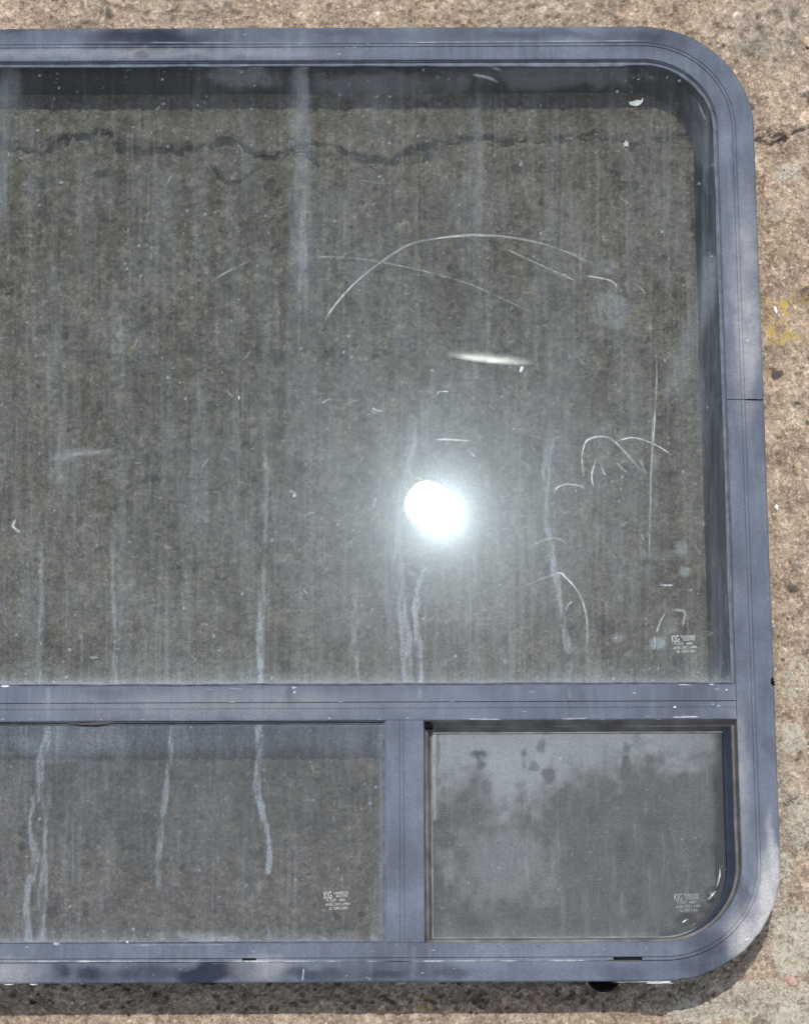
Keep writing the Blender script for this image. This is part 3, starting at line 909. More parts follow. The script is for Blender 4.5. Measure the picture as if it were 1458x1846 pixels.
def dust_vent(px, py, X, Y):
    n = fbm(px / 28, py / 40, 91, 4)
    edge = 1425 + 60 * (fbm(px / 60, py * 0, 92, 3) - 0.5) * 2 - 0.00032 * (px - 860) ** 2 + 30 * (fbm(px / 14, py / 14, 93, 3) - 0.5) * 2
    top = (1 - sstep(-75, 60, py - edge)) * (1 - 0.75 * sstep(1120, 1290, px))
    # places wiped or worn clear in the pale film
    for a in [(868, 1358, 20, 15, .9), (868, 1378, 12, 10, .8), (945, 1355, 10, 26, .7), (975, 1352, 10, 18, .6), (985, 1395, 20, 16, .8), (960, 1380, 12, 14, .6), (1128, 1385, 9, 38, .85), (1175, 1390, 12, 34, .8), (875, 1420, 12, 14, .6), (787, 1370, 6, 70, .7), (1090, 1420, 40, 20, .6)]:
        top = top * (1 - soft(px, py, *a, int(a[0]), 1.0))
    s = 0.062 + 0.35 * top + 0.09 * (n - 0.35) + 0.05 * fbm(px / 4, py / 5, 191, 3) + 0.10 * streaks(px, py, 94, 5, 60)
    s += soft(px, py, 900, 1560, 120, 110, 0.13, 12) + soft(px, py, 1220, 1340, 90, 60, 0.14, 14, 0.6)
    s += 0.12 * np.exp(-np.maximum(1690 - py, 0) / 10)
    for a in [([(1122, 1600), (1120, 1640), (1123, 1690)], 10, .10), ([(1060, 1590), (1058, 1690)], 10, .07), ([(1015, 1600), (1012, 1690)], 10, .07), ([(1000, 1500), (998, 1600)], 16, .05)]:
        s += drip(px, py, a[0], a[1], a[2], int(a[0][0][0]))
    s += 0.3 * np.exp(-np.abs(px - 783) / 3.5) * (py < 1480)
    # rim wiped darker at the right
    s *= 1 - 0.75 * sstep(1275 + 12 * (fbm(py / 30, py * 0, 95, 3) - 0.5), 1300, px)
    rad = np.hypot(np.maximum(px - 1190, 0), np.maximum(py - 1560, 0))
    s *= 1 - 0.6 * sstep(108, 124, rad + 14 * (fbm(px / 20, py / 20, 96, 3) - 0.5)) * (px > 1190) * (py > 1560)
    stain = np.minimum(1, sum(soft(px, py, *a_, int(a_[0]), 0.4) for a_ in [(1288, 1530, 16, 20, 1), (1297, 1565, 14, 34, 1), (1285, 1612, 22, 18, 1), (1262, 1640, 22, 14, .8), (1236, 1658, 24, 16, 1), (1294, 1420, 12, 30, .8), (1298, 1480, 10, 30, .8)]))
    s *= 1 - 0.85 * stain
    sp = hash2(np.floor(px / 3.0), np.floor(py / 3.0), 299)
    s += 0.18 * (sp > 0.997)
    return np.clip(s, 0.02, 0.95)


def dust_none(px, py, X, Y):
    return 0.006 + 0.012 * sstep(0.5, 0.8, fbm(px / 50, py / 50, 33, 4))


ov = 0.003
g_top = pane('glass_pane', xi_l - ov, xi_r + ov, c_top - ov, YT - INN + ov, (0, 0, RI + .001, RI + .001), T - .0050, .004, MG_OUT, dust_big)
g_top2 = pane('glass_pane', xi_l - ov, xi_r + ov, c_top - ov, YT - INN + ov, (0, 0, RI + .001, RI + .001), T - .0132, .004, MG_IN, dust_none, (-0.0020, 0.0014), 0.004)
g_low = pane('glass_pane', mir(m_l) - .0012, m_l + .0012, yb_in - .0012, c_bot + .0008, (0, 0, 0, 0), T - .0050, .004, MG_LOW, dust_low)
g_low2 = pane('glass_pane', mir(m_l) - .0012, m_l + .0012, yb_in - .0012, c_bot + .0008, (0, 0, 0, 0), T - .0132, .004, MG_IN, dust_none, (0, 0), 0.004)

# ---- vent light (bottom right) and its twin at the far end --------------
VG = T - .0200


def vent(x0, x1, side):
    rad = (0.0, RI, 0, 0) if side > 0 else (RI, 0.0, 0, 0)
    st_ = ring_stations(x0, x1, yb_in, c_bot, rad, 0.006)
    wall = mmz([(-0.4, -4.8), (0.02, -2.2), (0.4, -4.5), (1.2, -9.5), (1.5, -10.2), (1.9, -10.4), (3.0, -11.0), (5.2, -18.5), (5.6, -19.9), (5.6, -24), (-0.4, -24)])

    def wf(s, i, o, z):
        if 3 <= i <= 8: o += (float(vnoise(np.array(s[0] * 50), np.array(s[1] * 50), 17)) - 0.5) * 0.0007
        return o, z
    vf = sweep('vent_frame', st_, wall, M_VENT, root, wf)
    sweep('bead', st_, mmz([(5.2, -20.4), (5.3, -18.9), (5.9, -18.4), (6.5, -18.8), (6.8, -20.1)]), M_VENTLITE, vf)
    gp = pane('vent_glass', x0 + .0045, x1 - .0045, yb_in + .0045, c_bot - .0045, tuple(max(0, r - .0045) for r in rad), VG, .003, MG_VENT, dust_vent if side > 0 else dust_none, step=0.0010 if side > 0 else 0.01)
    return vf, gp


vent_frame, vent_glass = vent(m_r, xi_r, 1)
vent(XL + INN, mir(m_r), -1)

# insect screen: woven threads in the material
m, nt, out = mat('insect_screen')
tc = nt.nodes.new('ShaderNodeTexCoord')
sx = N(nt, 'SeparateXYZ', in_0=tc.outputs['Object'])
pitch = 0.0015
tx = M(nt, 'ABSOLUTE', M(nt, 'SUBTRACT', M(nt, 'FRACT', M(nt, 'DIVIDE', sx.outputs[0], pitch)), 0.5))
ty = M(nt, 'ABSOLUTE', M(nt, 'SUBTRACT', M(nt, 'FRACT', M(nt, 'DIVIDE', sx.outputs[1], pitch)), 0.5))
th = M(nt, 'MAXIMUM', M(nt, 'GREATER_THAN', tx, 0.35), M(nt, 'GREATER_THAN', ty, 0.35))
tr = N(nt, 'BsdfTransparent'); p = N(nt, 'BsdfPrincipled', in_Base_Color=(0.072, 0.080, 0.090, 1), in_Roughness=0.6)
nt.links.new(mixs(nt, th, tr.outputs[0], p.outputs[0]), out.inputs[0])
M_SCR = m


def screen(x0, x1):
    zt = T - .027
    V = [(x0 + .002, yb_in + .002, zt), (x1 - .002, yb_in + .002, zt), (x1 - .002, c_bot - .002, zt), (x0 + .002, c_bot - .002, zt)]
    V += [(a, b, c - .0003) for a, b, c in V]
    mesh_obj('insect_screen', V, [(0, 1, 2, 3), (7, 6, 5, 4), (0, 4, 5, 1), (1, 5, 6, 2), (2, 6, 7, 3), (3, 7, 4, 0)], M_SCR, root)


screen(m_r, xi_r); screen(XL + INN, mir(m_r))
# black corner plug in the vent opening
q = L(771, 1304)
V = [(-.0025, .0022), (.0022, .0022), (.0040, -.0012), (.0032, -.0022), (-.0012, -.0022), (-.0025, -.0005)]
n = len(V)
mesh_obj('corner_plug', [(q.x + a, q.y + b, T - .0050) for a, b in V] + [(q.x + a, q.y + b, T - .012) for a, b in V],
         [tuple(range(n))[::-1], tuple(range(n, 2 * n))] + [(i, (i + 1) % n, n + (i + 1) % n, n + i) for i in range(n)], M_BLACK, root)

# lumps of sealant squeezed out at the round corner of the vent light


def lump(pts, h, zc):
    """a rounded bead along pixel points (px, py, width)"""
    V = []; Fs = []; n = 10
    P_ = [(L(a, b, zc), w * .42 * MM * .5) for a, b, w in pts]
    for k, (c, r) in enumerate(P_):
        a = P_[max(0, k - 1)][0]; b = P_[min(len(P_) - 1, k + 1)][0]
        d = (b - a); d.z = 0; d.normalize(); nrm = Vector((-d.y, d.x, 0))
        for i in range(n):
            an = math.pi * i / (n - 1)
            V.append(tuple(Vector((c.x, c.y, zc)) + nrm * (r * math.cos(an)) + Vector((0, 0, h * r / 0.002 * math.sin(an)))))
    for k in range(len(P_) - 1):
        for i in range(n - 1):
            Fs.append((k * n + i, k * n + i + 1, (k + 1) * n + i + 1, (k + 1) * n + i))
    return V, Fs


M_DROP = simple('clear_glue_drop', (0.16, 0.17, 0.19), 0.22, 0.6)
for pts in ([(1290, 1606, 2), (1285, 1612, 7), (1279, 1619, 6), (1275, 1622, 2)], [(1240, 1657, 1), (1234, 1660, 5), (1229, 1664, 3)], [(1297, 1566, 1), (1297, 1578, 4), (1293, 1594, 4), (1291, 1600, 1)]):
    v, f = lump(pts, 0.0010, VG + 0.0005)
    mesh_obj('glue_drop', v, f, M_DROP, vent_glass, True)


# ---- scratches ----------------------------------------------------------
def ribbon_mesh(name, items, z, material, parent, wj=0.3):
    """items: (points px, width px, strength)"""
    V = []; Fs = []; fade = []
    for pts, w, amp in items:
        # Catmull-Rom resample
        P_ = [pts[0]] + list(pts) + [pts[-1]]
        cur = []
        for k in range(1, len(P_) - 2):
            p0, p1, p2, p3 = P_[k - 1], P_[k], P_[k + 1], P_[k + 2]
            ns = max(3, int(math.dist(p1, p2) / 6))
            for s in range(ns):
                t = s / ns
                cur.append(tuple(0.5 * (2 * p1[i] + (p2[i] - p0[i]) * t + (2 * p0[i] - 5 * p1[i] + 4 * p2[i] - p3[i]) * t * t + (3 * p1[i] - p0[i] - 3 * p2[i] + p3[i]) * t ** 3) for i in (0, 1)))
        cur.append(tuple(pts[-1]))
        b0 = len(V); nn = len(cur); sd_ = R.random() * 50
        for k, (a, b) in enumerate(cur):
            q = L(a, b, z)
            c0 = L(*cur[max(0, k - 1)], z); c1 = L(*cur[min(nn - 1, k + 1)], z)
            d = (c1 - c0); d.normalize(); nr = Vector((-d.y, d.x, 0))
            t = k / max(1, nn - 1)
            tap = min(1, 5 * t + 0.12, 5 * (1 - t) + 0.12)
            nz = float(vnoise(np.array(k * 0.45 + sd_), np.array(0.0), 3))
            ww = w * .42 * MM * .5 * tap * (1 + wj * (nz - 0.5) * 2)
            f_ = amp * tap * (0.25 + 1.3 * float(vnoise(np.array(k * 0.33 + sd_), np.array(7.0), 4)))
            for s_, ff in ((-1, 0.0), (0, f_), (1, 0.0)):
                V.append((q.x + nr.x * ww * s_, q.y + nr.y * ww * s_, z)); fade.append(ff)
        for k in range(nn - 1):
            for i in (0, 1):
                Fs.append((b0 + k * 3 + i, b0 + k * 3 + i + 1, b0 + (k + 1) * 3 + i + 1, b0 + (k + 1) * 3 + i))
    return mesh_obj(name, V, Fs, material, parent, attrs={'fade': fade})


def mat_mark(name, c, gain=1.6):
    m, nt, out = mat(name)
    tr = N(nt, 'BsdfTransparent'); df = N(nt, 'BsdfDiffuse'); df.inputs['Color'].default_value = c + (1,)
    f = M(nt, 'MULTIPLY', attr(nt, 'fade'), M(nt, 'MULTIPLY', ramp(nt, noise(nt, objco(nt), 260.0, 3, 0.7), [(0.36, 0.6), (0.6, 1.25)]), gain), clamp=True)
    nt.links.new(mixs(nt, f, tr.outputs[0], df.outputs[0]), out.inputs[0])
    return m


M_SCRATCH = mat_mark('scratched_glass', (0.54, 0.60, 0.62), 1.05)
scr = [
    ([(568, 625), (580, 590), (600, 555), (640, 510), (690, 470), (740, 440), (800, 428), (862, 424), (920, 428), (980, 440), (1035, 460), (1080, 482)], 5.5, .55),
    ([(800, 426), (862, 423), (920, 428), (985, 441)], 5.0, .5),
    ([(498, 490), (540, 470), (590, 463), (650, 467), (700, 475), (770, 490), (840, 510), (905, 538), (960, 565), (1000, 590)], 3.0, .24),
    ([(905, 446), (940, 462), (990, 485), (1045, 510)], 4, .33),
    ([(372, 517), (392, 500), (420, 485), (452, 470)], 4, .32),
    ([(1050, 496), (1075, 500), (1098, 505), (1108, 512), (1112, 520)], 4, .5),
    ([(1145, 510), (1155, 520), (1163, 530)], 4, .4),
    ([(640, 323), (670, 328), (700, 332)], 3.5, .25),
    ([(716, 412), (726, 403), (736, 399)], 4, .3),
    ([(1183, 620), (1183, 680), (1179, 760), (1173, 850), (1172, 930), (1170, 980), (1173, 1020)], 5, .42),
    ([(1176, 740), (1173, 850), (1170, 960)], 4.5, .30),
    ([(1052, 868), (1048, 830), (1052, 805), (1060, 792), (1080, 787), (1100, 790), (1115, 803), (1135, 825), (1150, 842), (1165, 858)], 5, .55),
    ([(1098, 789), (1112, 800), (1128, 818), (1142, 832)], 7, .7),
    ([(1052, 860), (1050, 845), (1048, 822)], 5, .7),
    ([(1110, 795), (1140, 789), (1170, 797), (1195, 810), (1213, 823)], 4.5, .6),
    ([(1070, 880), (1066, 860), (1070, 840), (1075, 825)], 5, .5),
    ([(1110, 832), (1118, 842), (1130, 852)], 5, .65), ([(1082, 832), (1086, 848), (1092, 858)], 6, .3),
    ([(996, 895), (1003, 880), (1020, 873), (1045, 876), (1058, 884)], 5, .55), ([(1058, 884), (1070, 893)], 4, .25),
    ([(950, 990), (975, 975), (1000, 970), (1018, 978), (1026, 990)], 4, .5),
    ([(925, 1065), (960, 1050), (1005, 1033), (1018, 1040), (1035, 1058), (1048, 1080), (1057, 1115), (1058, 1150), (1052, 1180)], 4.5, .55),
    ([(965, 1048), (1005, 1033)], 4, .4), ([(1040, 1062), (1050, 1085)], 6, .5),
    ([(1018, 1102), (1024, 1090), (1032, 1084)], 4, .4),
    ([(1186, 1054), (1200, 1055), (1213, 1055)], 5, .7), ([(1165, 1075), (1180, 1064), (1200, 1058)], 3, .3),
    ([(1182, 1142), (1190, 1120), (1199, 1104)], 6, .45), ([(1160, 1130), (1170, 1116)], 4, .3),
    ([(1208, 1101), (1222, 1099), (1234, 1104), (1232, 1118), (1230, 1130)], 6, .7), ([(1214, 1099), (1230, 1102)], 8, .7),
    ([(1178, 1142), (1180, 1160), (1178, 1172)], 4, .3),
    ([(779, 793), (800, 792), (850, 795)], 5, .6), ([(843, 810), (850, 818), (857, 824)], 5, .5),
    ([(895, 960), (915, 950), (926, 935), (927, 925)], 4, .4), ([(670, 735), (680, 740), (690, 742)], 5, .5), ([(668, 738), (680, 747)], 3, .4),
    ([(788, 712), (792, 706), (812, 706)], 6, .45), ([(776, 722), (784, 712)], 4, .3), ([(580, 728), (590, 721), (602, 719)], 5, .35),
    ([(845, 112), (870, 115), (890, 121), (905, 129)], 9, .32), ([(850, 134), (880, 140), (900, 150)], 7, .16), ([(1256, 183), (1264, 200), (1273, 220)], 5, .3),
    ([(1258, 160), (1264, 148)], 4, .4), ([(455, 590), (458, 575)], 3, .2), ([(1215, 820), (1217, 850)], 3, .2), ([(758, 1032), (766, 1026), (774, 1020)], 4, .5),
    ([(30, 935), (24, 948), (33, 957), (38, 960)], 7, .55), ([(440, 650), (446, 640), (455, 630)], 3, .3), ([(430, 712), (432, 722)], 5, .8),
    ([(90, 820), (150, 818), (215, 806)], 7, .20), ([(520, 884), (532, 890), (528, 896)], 7, .6), ([(545, 1060), (556, 1072)], 6, .35), ([(550, 1050), (562, 1062)], 4, .4),
    ([(937, 672), (940, 664), (941, 660)], 7, .9), ([(672, 916), (676, 904), (678, 898)], 9, .55), ([(1152, 825), (1160, 845), (1164, 860)], 9, .25),
    ([(1155, 960), (1160, 975)], 4, .25), ([(1262, 1000), (1256, 990), (1250, 978)], 3, .25), ([(540, 560), (543, 545)], 4, .2), ([(655, 820), (648, 835)], 3, .2),
]
for k in range(70):
    a, b = R.uniform(0, 1290), R.uniform(300, 1220)
    an = R.uniform(0, 6.28); ln = R.uniform(6, 26); cv = R.uniform(-5, 5)
    scr.append(([(a, b), (a + ln * .5 * math.cos(an) - cv * math.sin(an), b + ln * .5 * math.sin(an) + cv * math.cos(an)), (a + ln * math.cos(an), b + ln * math.sin(an))], R.uniform(2.2, 4), R.uniform(.08, .3)))
rb1 = ribbon_mesh('scratches', scr, T - .00485, M_SCRATCH, g_top)
M_CHIP = mat_mark('bare_metal_scuffs', (0.62, 0.65, 0.69), 1.5)
# scuffs on the painted bars
sc2 = [([(1285, 1243), (1297, 1241)], 4, .5), ([(1305, 1243), (1312, 1244)], 4, .8), ([(1290, 1272), (1300, 1273)], 4, .6), ([(1283, 1269), (1286, 1270)], 5, .9), ([(1212, 1275), (1219, 1274)], 4, .8),
       ([(1140, 1249), (1146, 1250)], 5, .7), ([(1276, 1233.5), (1288, 1233.8)], 4, .9), ([(525, 1240), (535, 1239)], 8, .5), ([(528, 1246), (534, 1250)], 6, .4), ([(592, 1293), (596, 1297)], 6, .7),
       ([(410, 1240), (440, 1243)], 3, .25), ([(0, 1237), (20, 1237)], 5, .8), ([(1220, 1234), (1250, 1235)], 3, .4), ([(1010, 1296), (1060, 1295)], 3, .5), ([(840, 1296), (905, 1297)], 3, .35),
       ([(1210, 1293), (1260, 1292)], 4, .6), ([(1344, 614), (1350, 614)], 4, .5), ([(548, 1743), (545, 1770)], 4, .25)]
for k in range(38):
    a = R.uniform(0, 1310); b = R.choice([R.uniform(1240, 1262), R.uniform(1270, 1294), 1267 - a * .0025, 1297 - a * .001])
    sc2.append(([(a, b), (a + R.uniform(2, 14), b + R.uniform(-2, 2))], R.uniform(1.4, 2.6), R.uniform(.08, .4)))
rb2 = ribbon_mesh('scuffs', sc2, T + .00015, M_CHIP, crossbar)
sc3 = [([(1342, 614), (1350, 614)], 4, .5), ([(130, 76), (600, 78)], 3, .14), ([(700, 77), (1180, 73)], 3, .16), ([(0, 1733), (720, 1733)], 4, .3), ([(720, 1733), (1100, 1731)], 4, .28), ([(230, 1704), (420, 1703)], 3, .2),
       ([(1100, 1771), (1200, 1769)], 3, .3), ([(1340, 1697), (1352, 1690)], 4, .6), ([(95, 1701), (110, 1702)], 5, .6), ([(227, 1697), (233, 1699)], 6, .6), ([(1170, 1771), (1210, 1769.5)], 3, .7)]
for k in range(50):
    a = R.uniform(0, 1200); b = R.choice([R.uniform(52, 100), R.uniform(1704, 1724), R.uniform(1736, 1766)])
    sc3.append(([(a, b), (a + R.uniform(2, 10), b + R.uniform(-2, 2))], R.uniform(1.6, 3), R.uniform(.08, .35)))
rb3 = ribbon_mesh('scuffs', sc3, T + .00040, M_CHIP, frame)
# dried runs crossing the painted bars
M_RUN = mat_mark('dried_water_run', (0.40, 0.45, 0.50), 1.0)
runs = [([(87, 1236), (87, 1300)], 12, .22), ([(309, 1270), (309, 1299)], 8, .16), ([(470, 1236), (468, 1299)], 14, .2), ([(757, 1236), (757, 1262)], 14, .2), ([(1027, 1236), (1026, 1264)], 10, .18), ([(640, 1237), (642, 1262)], 12, .12)]
rb4 = ribbon_mesh('dried_runs', runs, T + .0002, M_RUN, crossbar)
runs2 = [([(520, 52), (518, 104)], 20, .12), ([(545, 52), (548, 104)], 26, .10), ([(478, 1702), (480, 1768)], 14, .18), ([(745, 1702), (745, 1768)], 20, .14), ([(290, 1702), (288, 1724)], 12, 0.20), ([(425, 50), (424, 102)], 30, .10), ([(70, 50), (70, 102)], 22, .10)]
rb5 = ribbon_mesh('dried_runs', runs2, T + .00045, M_RUN, frame)

def join_into(target, others):
    others = [o for o in others]
    for o in bpy.context.view_layer.objects: o.select_set(False)
    for o in others + [target]: o.select_set(True)
    bpy.context.view_layer.objects.active = target
    bpy.ops.object.join()
    target.select_set(False)


# ---- etched safety marks ------------------------------------------------
m, nt, out = mat('etched_white_print')
tr = N(nt, 'BsdfTransparent'); df = N(nt, 'BsdfDiffuse'); df.inputs['Color'].default_value = (0.46, 0.48, 0.49, 1)
nz = ramp(nt, noise(nt, objco(nt), 500.0, 2), [(0.3, 0.45), (0.6, 0.95)])
nt.links.new(mixs(nt, nz, tr.outputs[0], df.outputs[0]), out.inputs[0])
M_ETCH = m
m, nt, out = mat('faint_white_print')
tr = N(nt, 'BsdfTransparent'); df = N(nt, 'BsdfDiffuse'); df.inputs['Color'].default_value = (0.36, 0.39, 0.41, 1)
nz = ramp(nt, noise(nt, objco(nt), 500.0, 2), [(0.3, 0.35), (0.6, 0.8)])
nt.links.new(mixs(nt, nz, tr.outputs[0], df.outputs[0]), out.inputs[0])
M_ETCH2 = m


join_into(g_top, [rb1]); join_into(crossbar, [rb2, rb4]); join_into(frame, [rb3, rb5])


def text_geo(body, size, width):
    cu = bpy.data.curves.new('tmp', 'FONT'); cu.body = body; cu.size = size; cu.resolution_u = 3; cu.offset = size * 0.012
    o = bpy.data.objects.new('tmp', cu); COL.objects.link(o)
    bpy.context.view_layer.update()
    dg = bpy.context.evaluated_depsgraph_get()
    me = bpy.data.meshes.new_from_object(o.evaluated_get(dg))
    V = np.array([v.co[:] for v in me.vertices]); Fs = [tuple(p_.vertices) for p_ in me.polygons]
    bpy.data.objects.remove(o); bpy.data.curves.remove(cu); bpy.data.meshes.remove(me)
    V[:, 0] -= V[:, 0].min(); V[:, 0] *= width / V[:, 0].max()
    return V, Fs


def safety_mark(px, py, z, material, parent):
    """px,py = top left of the block in the photograph; block is about 46 x 33 px"""
    u = 0.42 * MM
    lines = [('KJG', 0.4, 11.2, 13.0, 13.5), ('TEMPERED', 16.5, 4.4, 4.6, 27), ('AS3', 21, 9.6, 4.6, 11), ('M3', 34, 9.6, 4.6, 8), ('DOT', 10.5, 16.8, 4.6, 11), ('489', 26, 16.8, 4.6, 11),
             ('ANSI', 2, 24.0, 4.6, 12.5), ('Z97.1-1984', 17, 24.0, 4.6, 28), ('16', 8.5, 31.0, 4.6, 5), ('CFR', 16, 31.0, 4.6, 11), ('1201', 29, 31.0, 4.6, 12)]
    V = []; Fs = []
    o = L(px, py, z)
    ang = math.radians(2.5); ca, sa = math.cos(ang), math.sin(ang)
    for body, x, y, h, w in lines:
        v, f = text_geo(body, h * u / 0.70, w * u)
        b0 = len(V)
        for a, b, _ in v:
            X_, Y_ = x * u + a, -y * u + b
            V.append((o.x + X_ * ca - Y_ * sa, o.y + X_ * sa + Y_ * ca, z))
        Fs += [tuple(i + b0 for i in ff) for ff in f]
    return mesh_obj('safety_mark', V, Fs, material, parent)


safety_mark(1209, 1147, T - .00475, M_ETCH, g_top)
safety_mark(583.5, 1609, T - .00475, M_ETCH, g_low)
safety_mark(1214, 1613, VG + .0002, M_ETCH2, vent_glass)

# ---- added clear ridge on the pane, shaped to mirror the sun as a long glint --------
m, nt, out = mat('added_glint_gloss')
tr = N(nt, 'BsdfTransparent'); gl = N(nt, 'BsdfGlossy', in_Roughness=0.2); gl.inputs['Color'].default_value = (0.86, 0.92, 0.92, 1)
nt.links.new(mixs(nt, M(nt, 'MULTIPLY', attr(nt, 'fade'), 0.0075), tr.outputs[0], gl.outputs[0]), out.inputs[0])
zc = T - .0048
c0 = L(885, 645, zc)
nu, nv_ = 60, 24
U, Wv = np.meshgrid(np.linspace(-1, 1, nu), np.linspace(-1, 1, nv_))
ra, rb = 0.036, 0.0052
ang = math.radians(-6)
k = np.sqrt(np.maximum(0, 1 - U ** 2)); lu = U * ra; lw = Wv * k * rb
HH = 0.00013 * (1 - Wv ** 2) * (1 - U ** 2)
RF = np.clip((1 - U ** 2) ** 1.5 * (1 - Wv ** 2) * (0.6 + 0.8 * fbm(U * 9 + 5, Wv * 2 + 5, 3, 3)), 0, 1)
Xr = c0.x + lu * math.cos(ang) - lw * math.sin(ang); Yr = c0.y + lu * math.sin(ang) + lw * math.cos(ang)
fast_grid('added_glint_ridge', Xr, Yr, zc + HH, m, g_top, attrs={'fade': RF})

# ---- latch knob peeping out below the frame, torn seal on the right -----
kc = L(1088, 1759, T - .022)
V = []; Fs = []; n = 32
rings = [(0.0095, .000), (0.0118, .0008), (0.0125, .003), (0.0125, .010), (0.0115, .012), (0.006, .0125)]
for r, dz in rings:
    for i in range(n):
        a = 2 * math.pi * i / n
        V.append((kc.x + r * math.cos(a), kc.y + r * math.sin(a) * 0.92, T - .030 + dz))
for j in range(len(rings) - 1):
    for i in range(n):
        Fs.append((j * n + i, j * n + (i + 1) % n, (j + 1) * n + (i + 1) % n, (j + 1) * n + i))
Fs += [tuple(range(n))[::-1], tuple(range((len(rings) - 1) * n, len(rings) * n))]
mesh_obj('latch_knob', V, Fs, M_BLACK, root, False)
# ragged black sealing strip under the flange
V = []; Fs = []
stt = ring_stations(XL, XR, YB, YT, (RO, RO, RO, RO), 0.0025)
for s in stt:
    w = float(vnoise(np.array(s[0] * 90), np.array(s[1] * 90), 71)); w2 = float(vnoise(np.array(s[0] * 400), np.array(s[1] * 400), 72))
    o = 0.0010 - 0.0012 * max(0, w - 0.55) - 0.0004 * w2
    if s[4] == 'r':
        o += 0.0006
        d = abs(s[5] - L(1391, 1228).y)
        if d < .0034: o -= 0.0022 * (1 - d / .0034) + 0.0012 * (w2 - .5)
    if s[4] == 'b' and L(1120, 1770).x < s[5] < L(1215, 1770).x: o -= 0.0006
    for oo, z in ((o, T - .0044), (o + .0002, T - .0072), (0.020, T - .0072), (0.020, T - .0061)):
        V.append((s[0] + s[2] * oo, s[1] + s[3] * oo, z))
for a in range(len(stt)):
    b = (a + 1) % len(stt)
    for i in range(4):
        j = (i + 1) % 4
        Fs.append((a * 4 + i, b * 4 + i, b * 4 + j, a * 4 + j))
mesh_obj('sealing_strip', V, Fs, M_RUB, root)
# torn tab of rubber standing out on the right edge
q = L(1389, 1229)
V2 = [(0, 5), (2, 9), (5, 5), (3.5, 2), (8, 0.5), (5, -2), (7.5, -5), (3, -6), (0, -3)]
n = len(V2)
mesh_obj('torn_seal', [(q.x + a * .42 * MM, q.y + b * .42 * MM, T - .0004) for a, b in V2] + [(q.x + a * .42 * MM, q.y + b * .42 * MM, T - .004) for a, b in V2],
         [tuple(range(n))[::-1], tuple(range(n, 2 * n))] + [(i, (i + 1) % n, n + (i + 1) % n, n + i) for i in range(n)], M_BLACK, root)
# old sealant crumbs stuck to the bottom edge
for (px, py, w, h) in [(16, 1773, 11, 3), (62, 1773, 8, 3), (148, 1772, 4, 2), (1188, 1772, 26, 1.6)]:
    q = L(px, py, T - .003); V = []; n = 10
    for zz, kx in ((T - .003, 1.0), (T - .0052, .9)):
        for i in range(n):
            a = 2 * math.pi * i / n
            V.append((q.x + kx * w * .42 * MM * math.cos(a) * R.uniform(.8, 1.1), q.y + kx * h * .42 * MM * math.sin(a) * R.uniform(.6, 1.2), zz))
    Fs = [tuple(range(n)), tuple(range(n, 2 * n))[::-1]] + [(i, n + i, n + (i + 1) % n, (i + 1) % n) for i in range(n)]
    mesh_obj('sealant_crumb', V, Fs, M_PUTTY, root)

# ================================================================== LOOSE BITS
M_PEB = {k: simple('pebble_' + k, c, 0.85, 0.3, 0.3, 300) for k, c in
         {'tan': (0.42, 0.33, 0.23), 'grey': (0.26, 0.25, 0.24), 'white': (0.80, 0.78, 0.72), 'pink': (0.45, 0.29, 0.24), 'straw': (0.70, 0.62, 0.40), 'leaf': (0.34, 0.38, 0.35), 'dark': (0.05, 0.04, 0.035)}.items()}


def pebble(name, px, py, a, b, h, ang, key, label, cat, z=None, group=None, flat=False):
    zb = z
    q = wpt(px, py, zb if zb is not None else 0.001)
    if zb is None: zb = gz(q.x, q.y) - 0.0002
    V = []; Fs = []; nu_, nr = 12, 5
    sd_ = R.randint(0, 999)
    ra_, rb_, hh = a * .42 * MM * .5, b * .42 * MM * .5, h * MM
    prof = [(0.82, 0), (1.0, .25), (0.93, .62), (0.6, .93), (0.2, 1.0)] if not flat else [(0.95, 0), (1.0, .3), (0.98, .7), (0.8, 1.0), (0.4, 1.05)]
    for (r, zz) in prof:
        for i in range(nu_):
            t = 2 * math.pi * i / nu_
            w = 1 + 0.22 * (float(hash2(np.array(i), np.array(sd_), 1)) - .5) * 2
            x, y = ra_ * r * w * math.cos(t), rb_ * r * w * math.sin(t)
            V.append((x * math.cos(ang) - y * math.sin(ang), x * math.sin(ang) + y * math.cos(ang), hh * zz * (1 + .15 * (float(hash2(np.array(i), np.array(sd_), 2)) - .5))))
    for j in range(nr - 1):
        for i in range(nu_):
            Fs.append((j * nu_ + i, j * nu_ + (i + 1) % nu_, (j + 1) * nu_ + (i + 1) % nu_, (j + 1) * nu_ + i))
    Fs += [tuple(range(nu_))[::-1], tuple(range((nr - 1) * nu_, nr * nu_))]
    o = mesh_obj(name, V, Fs, M_PEB[key], None, not flat)
    o.location = (q.x, q.y, zb)
    tag(o, label, cat, group)
    return o


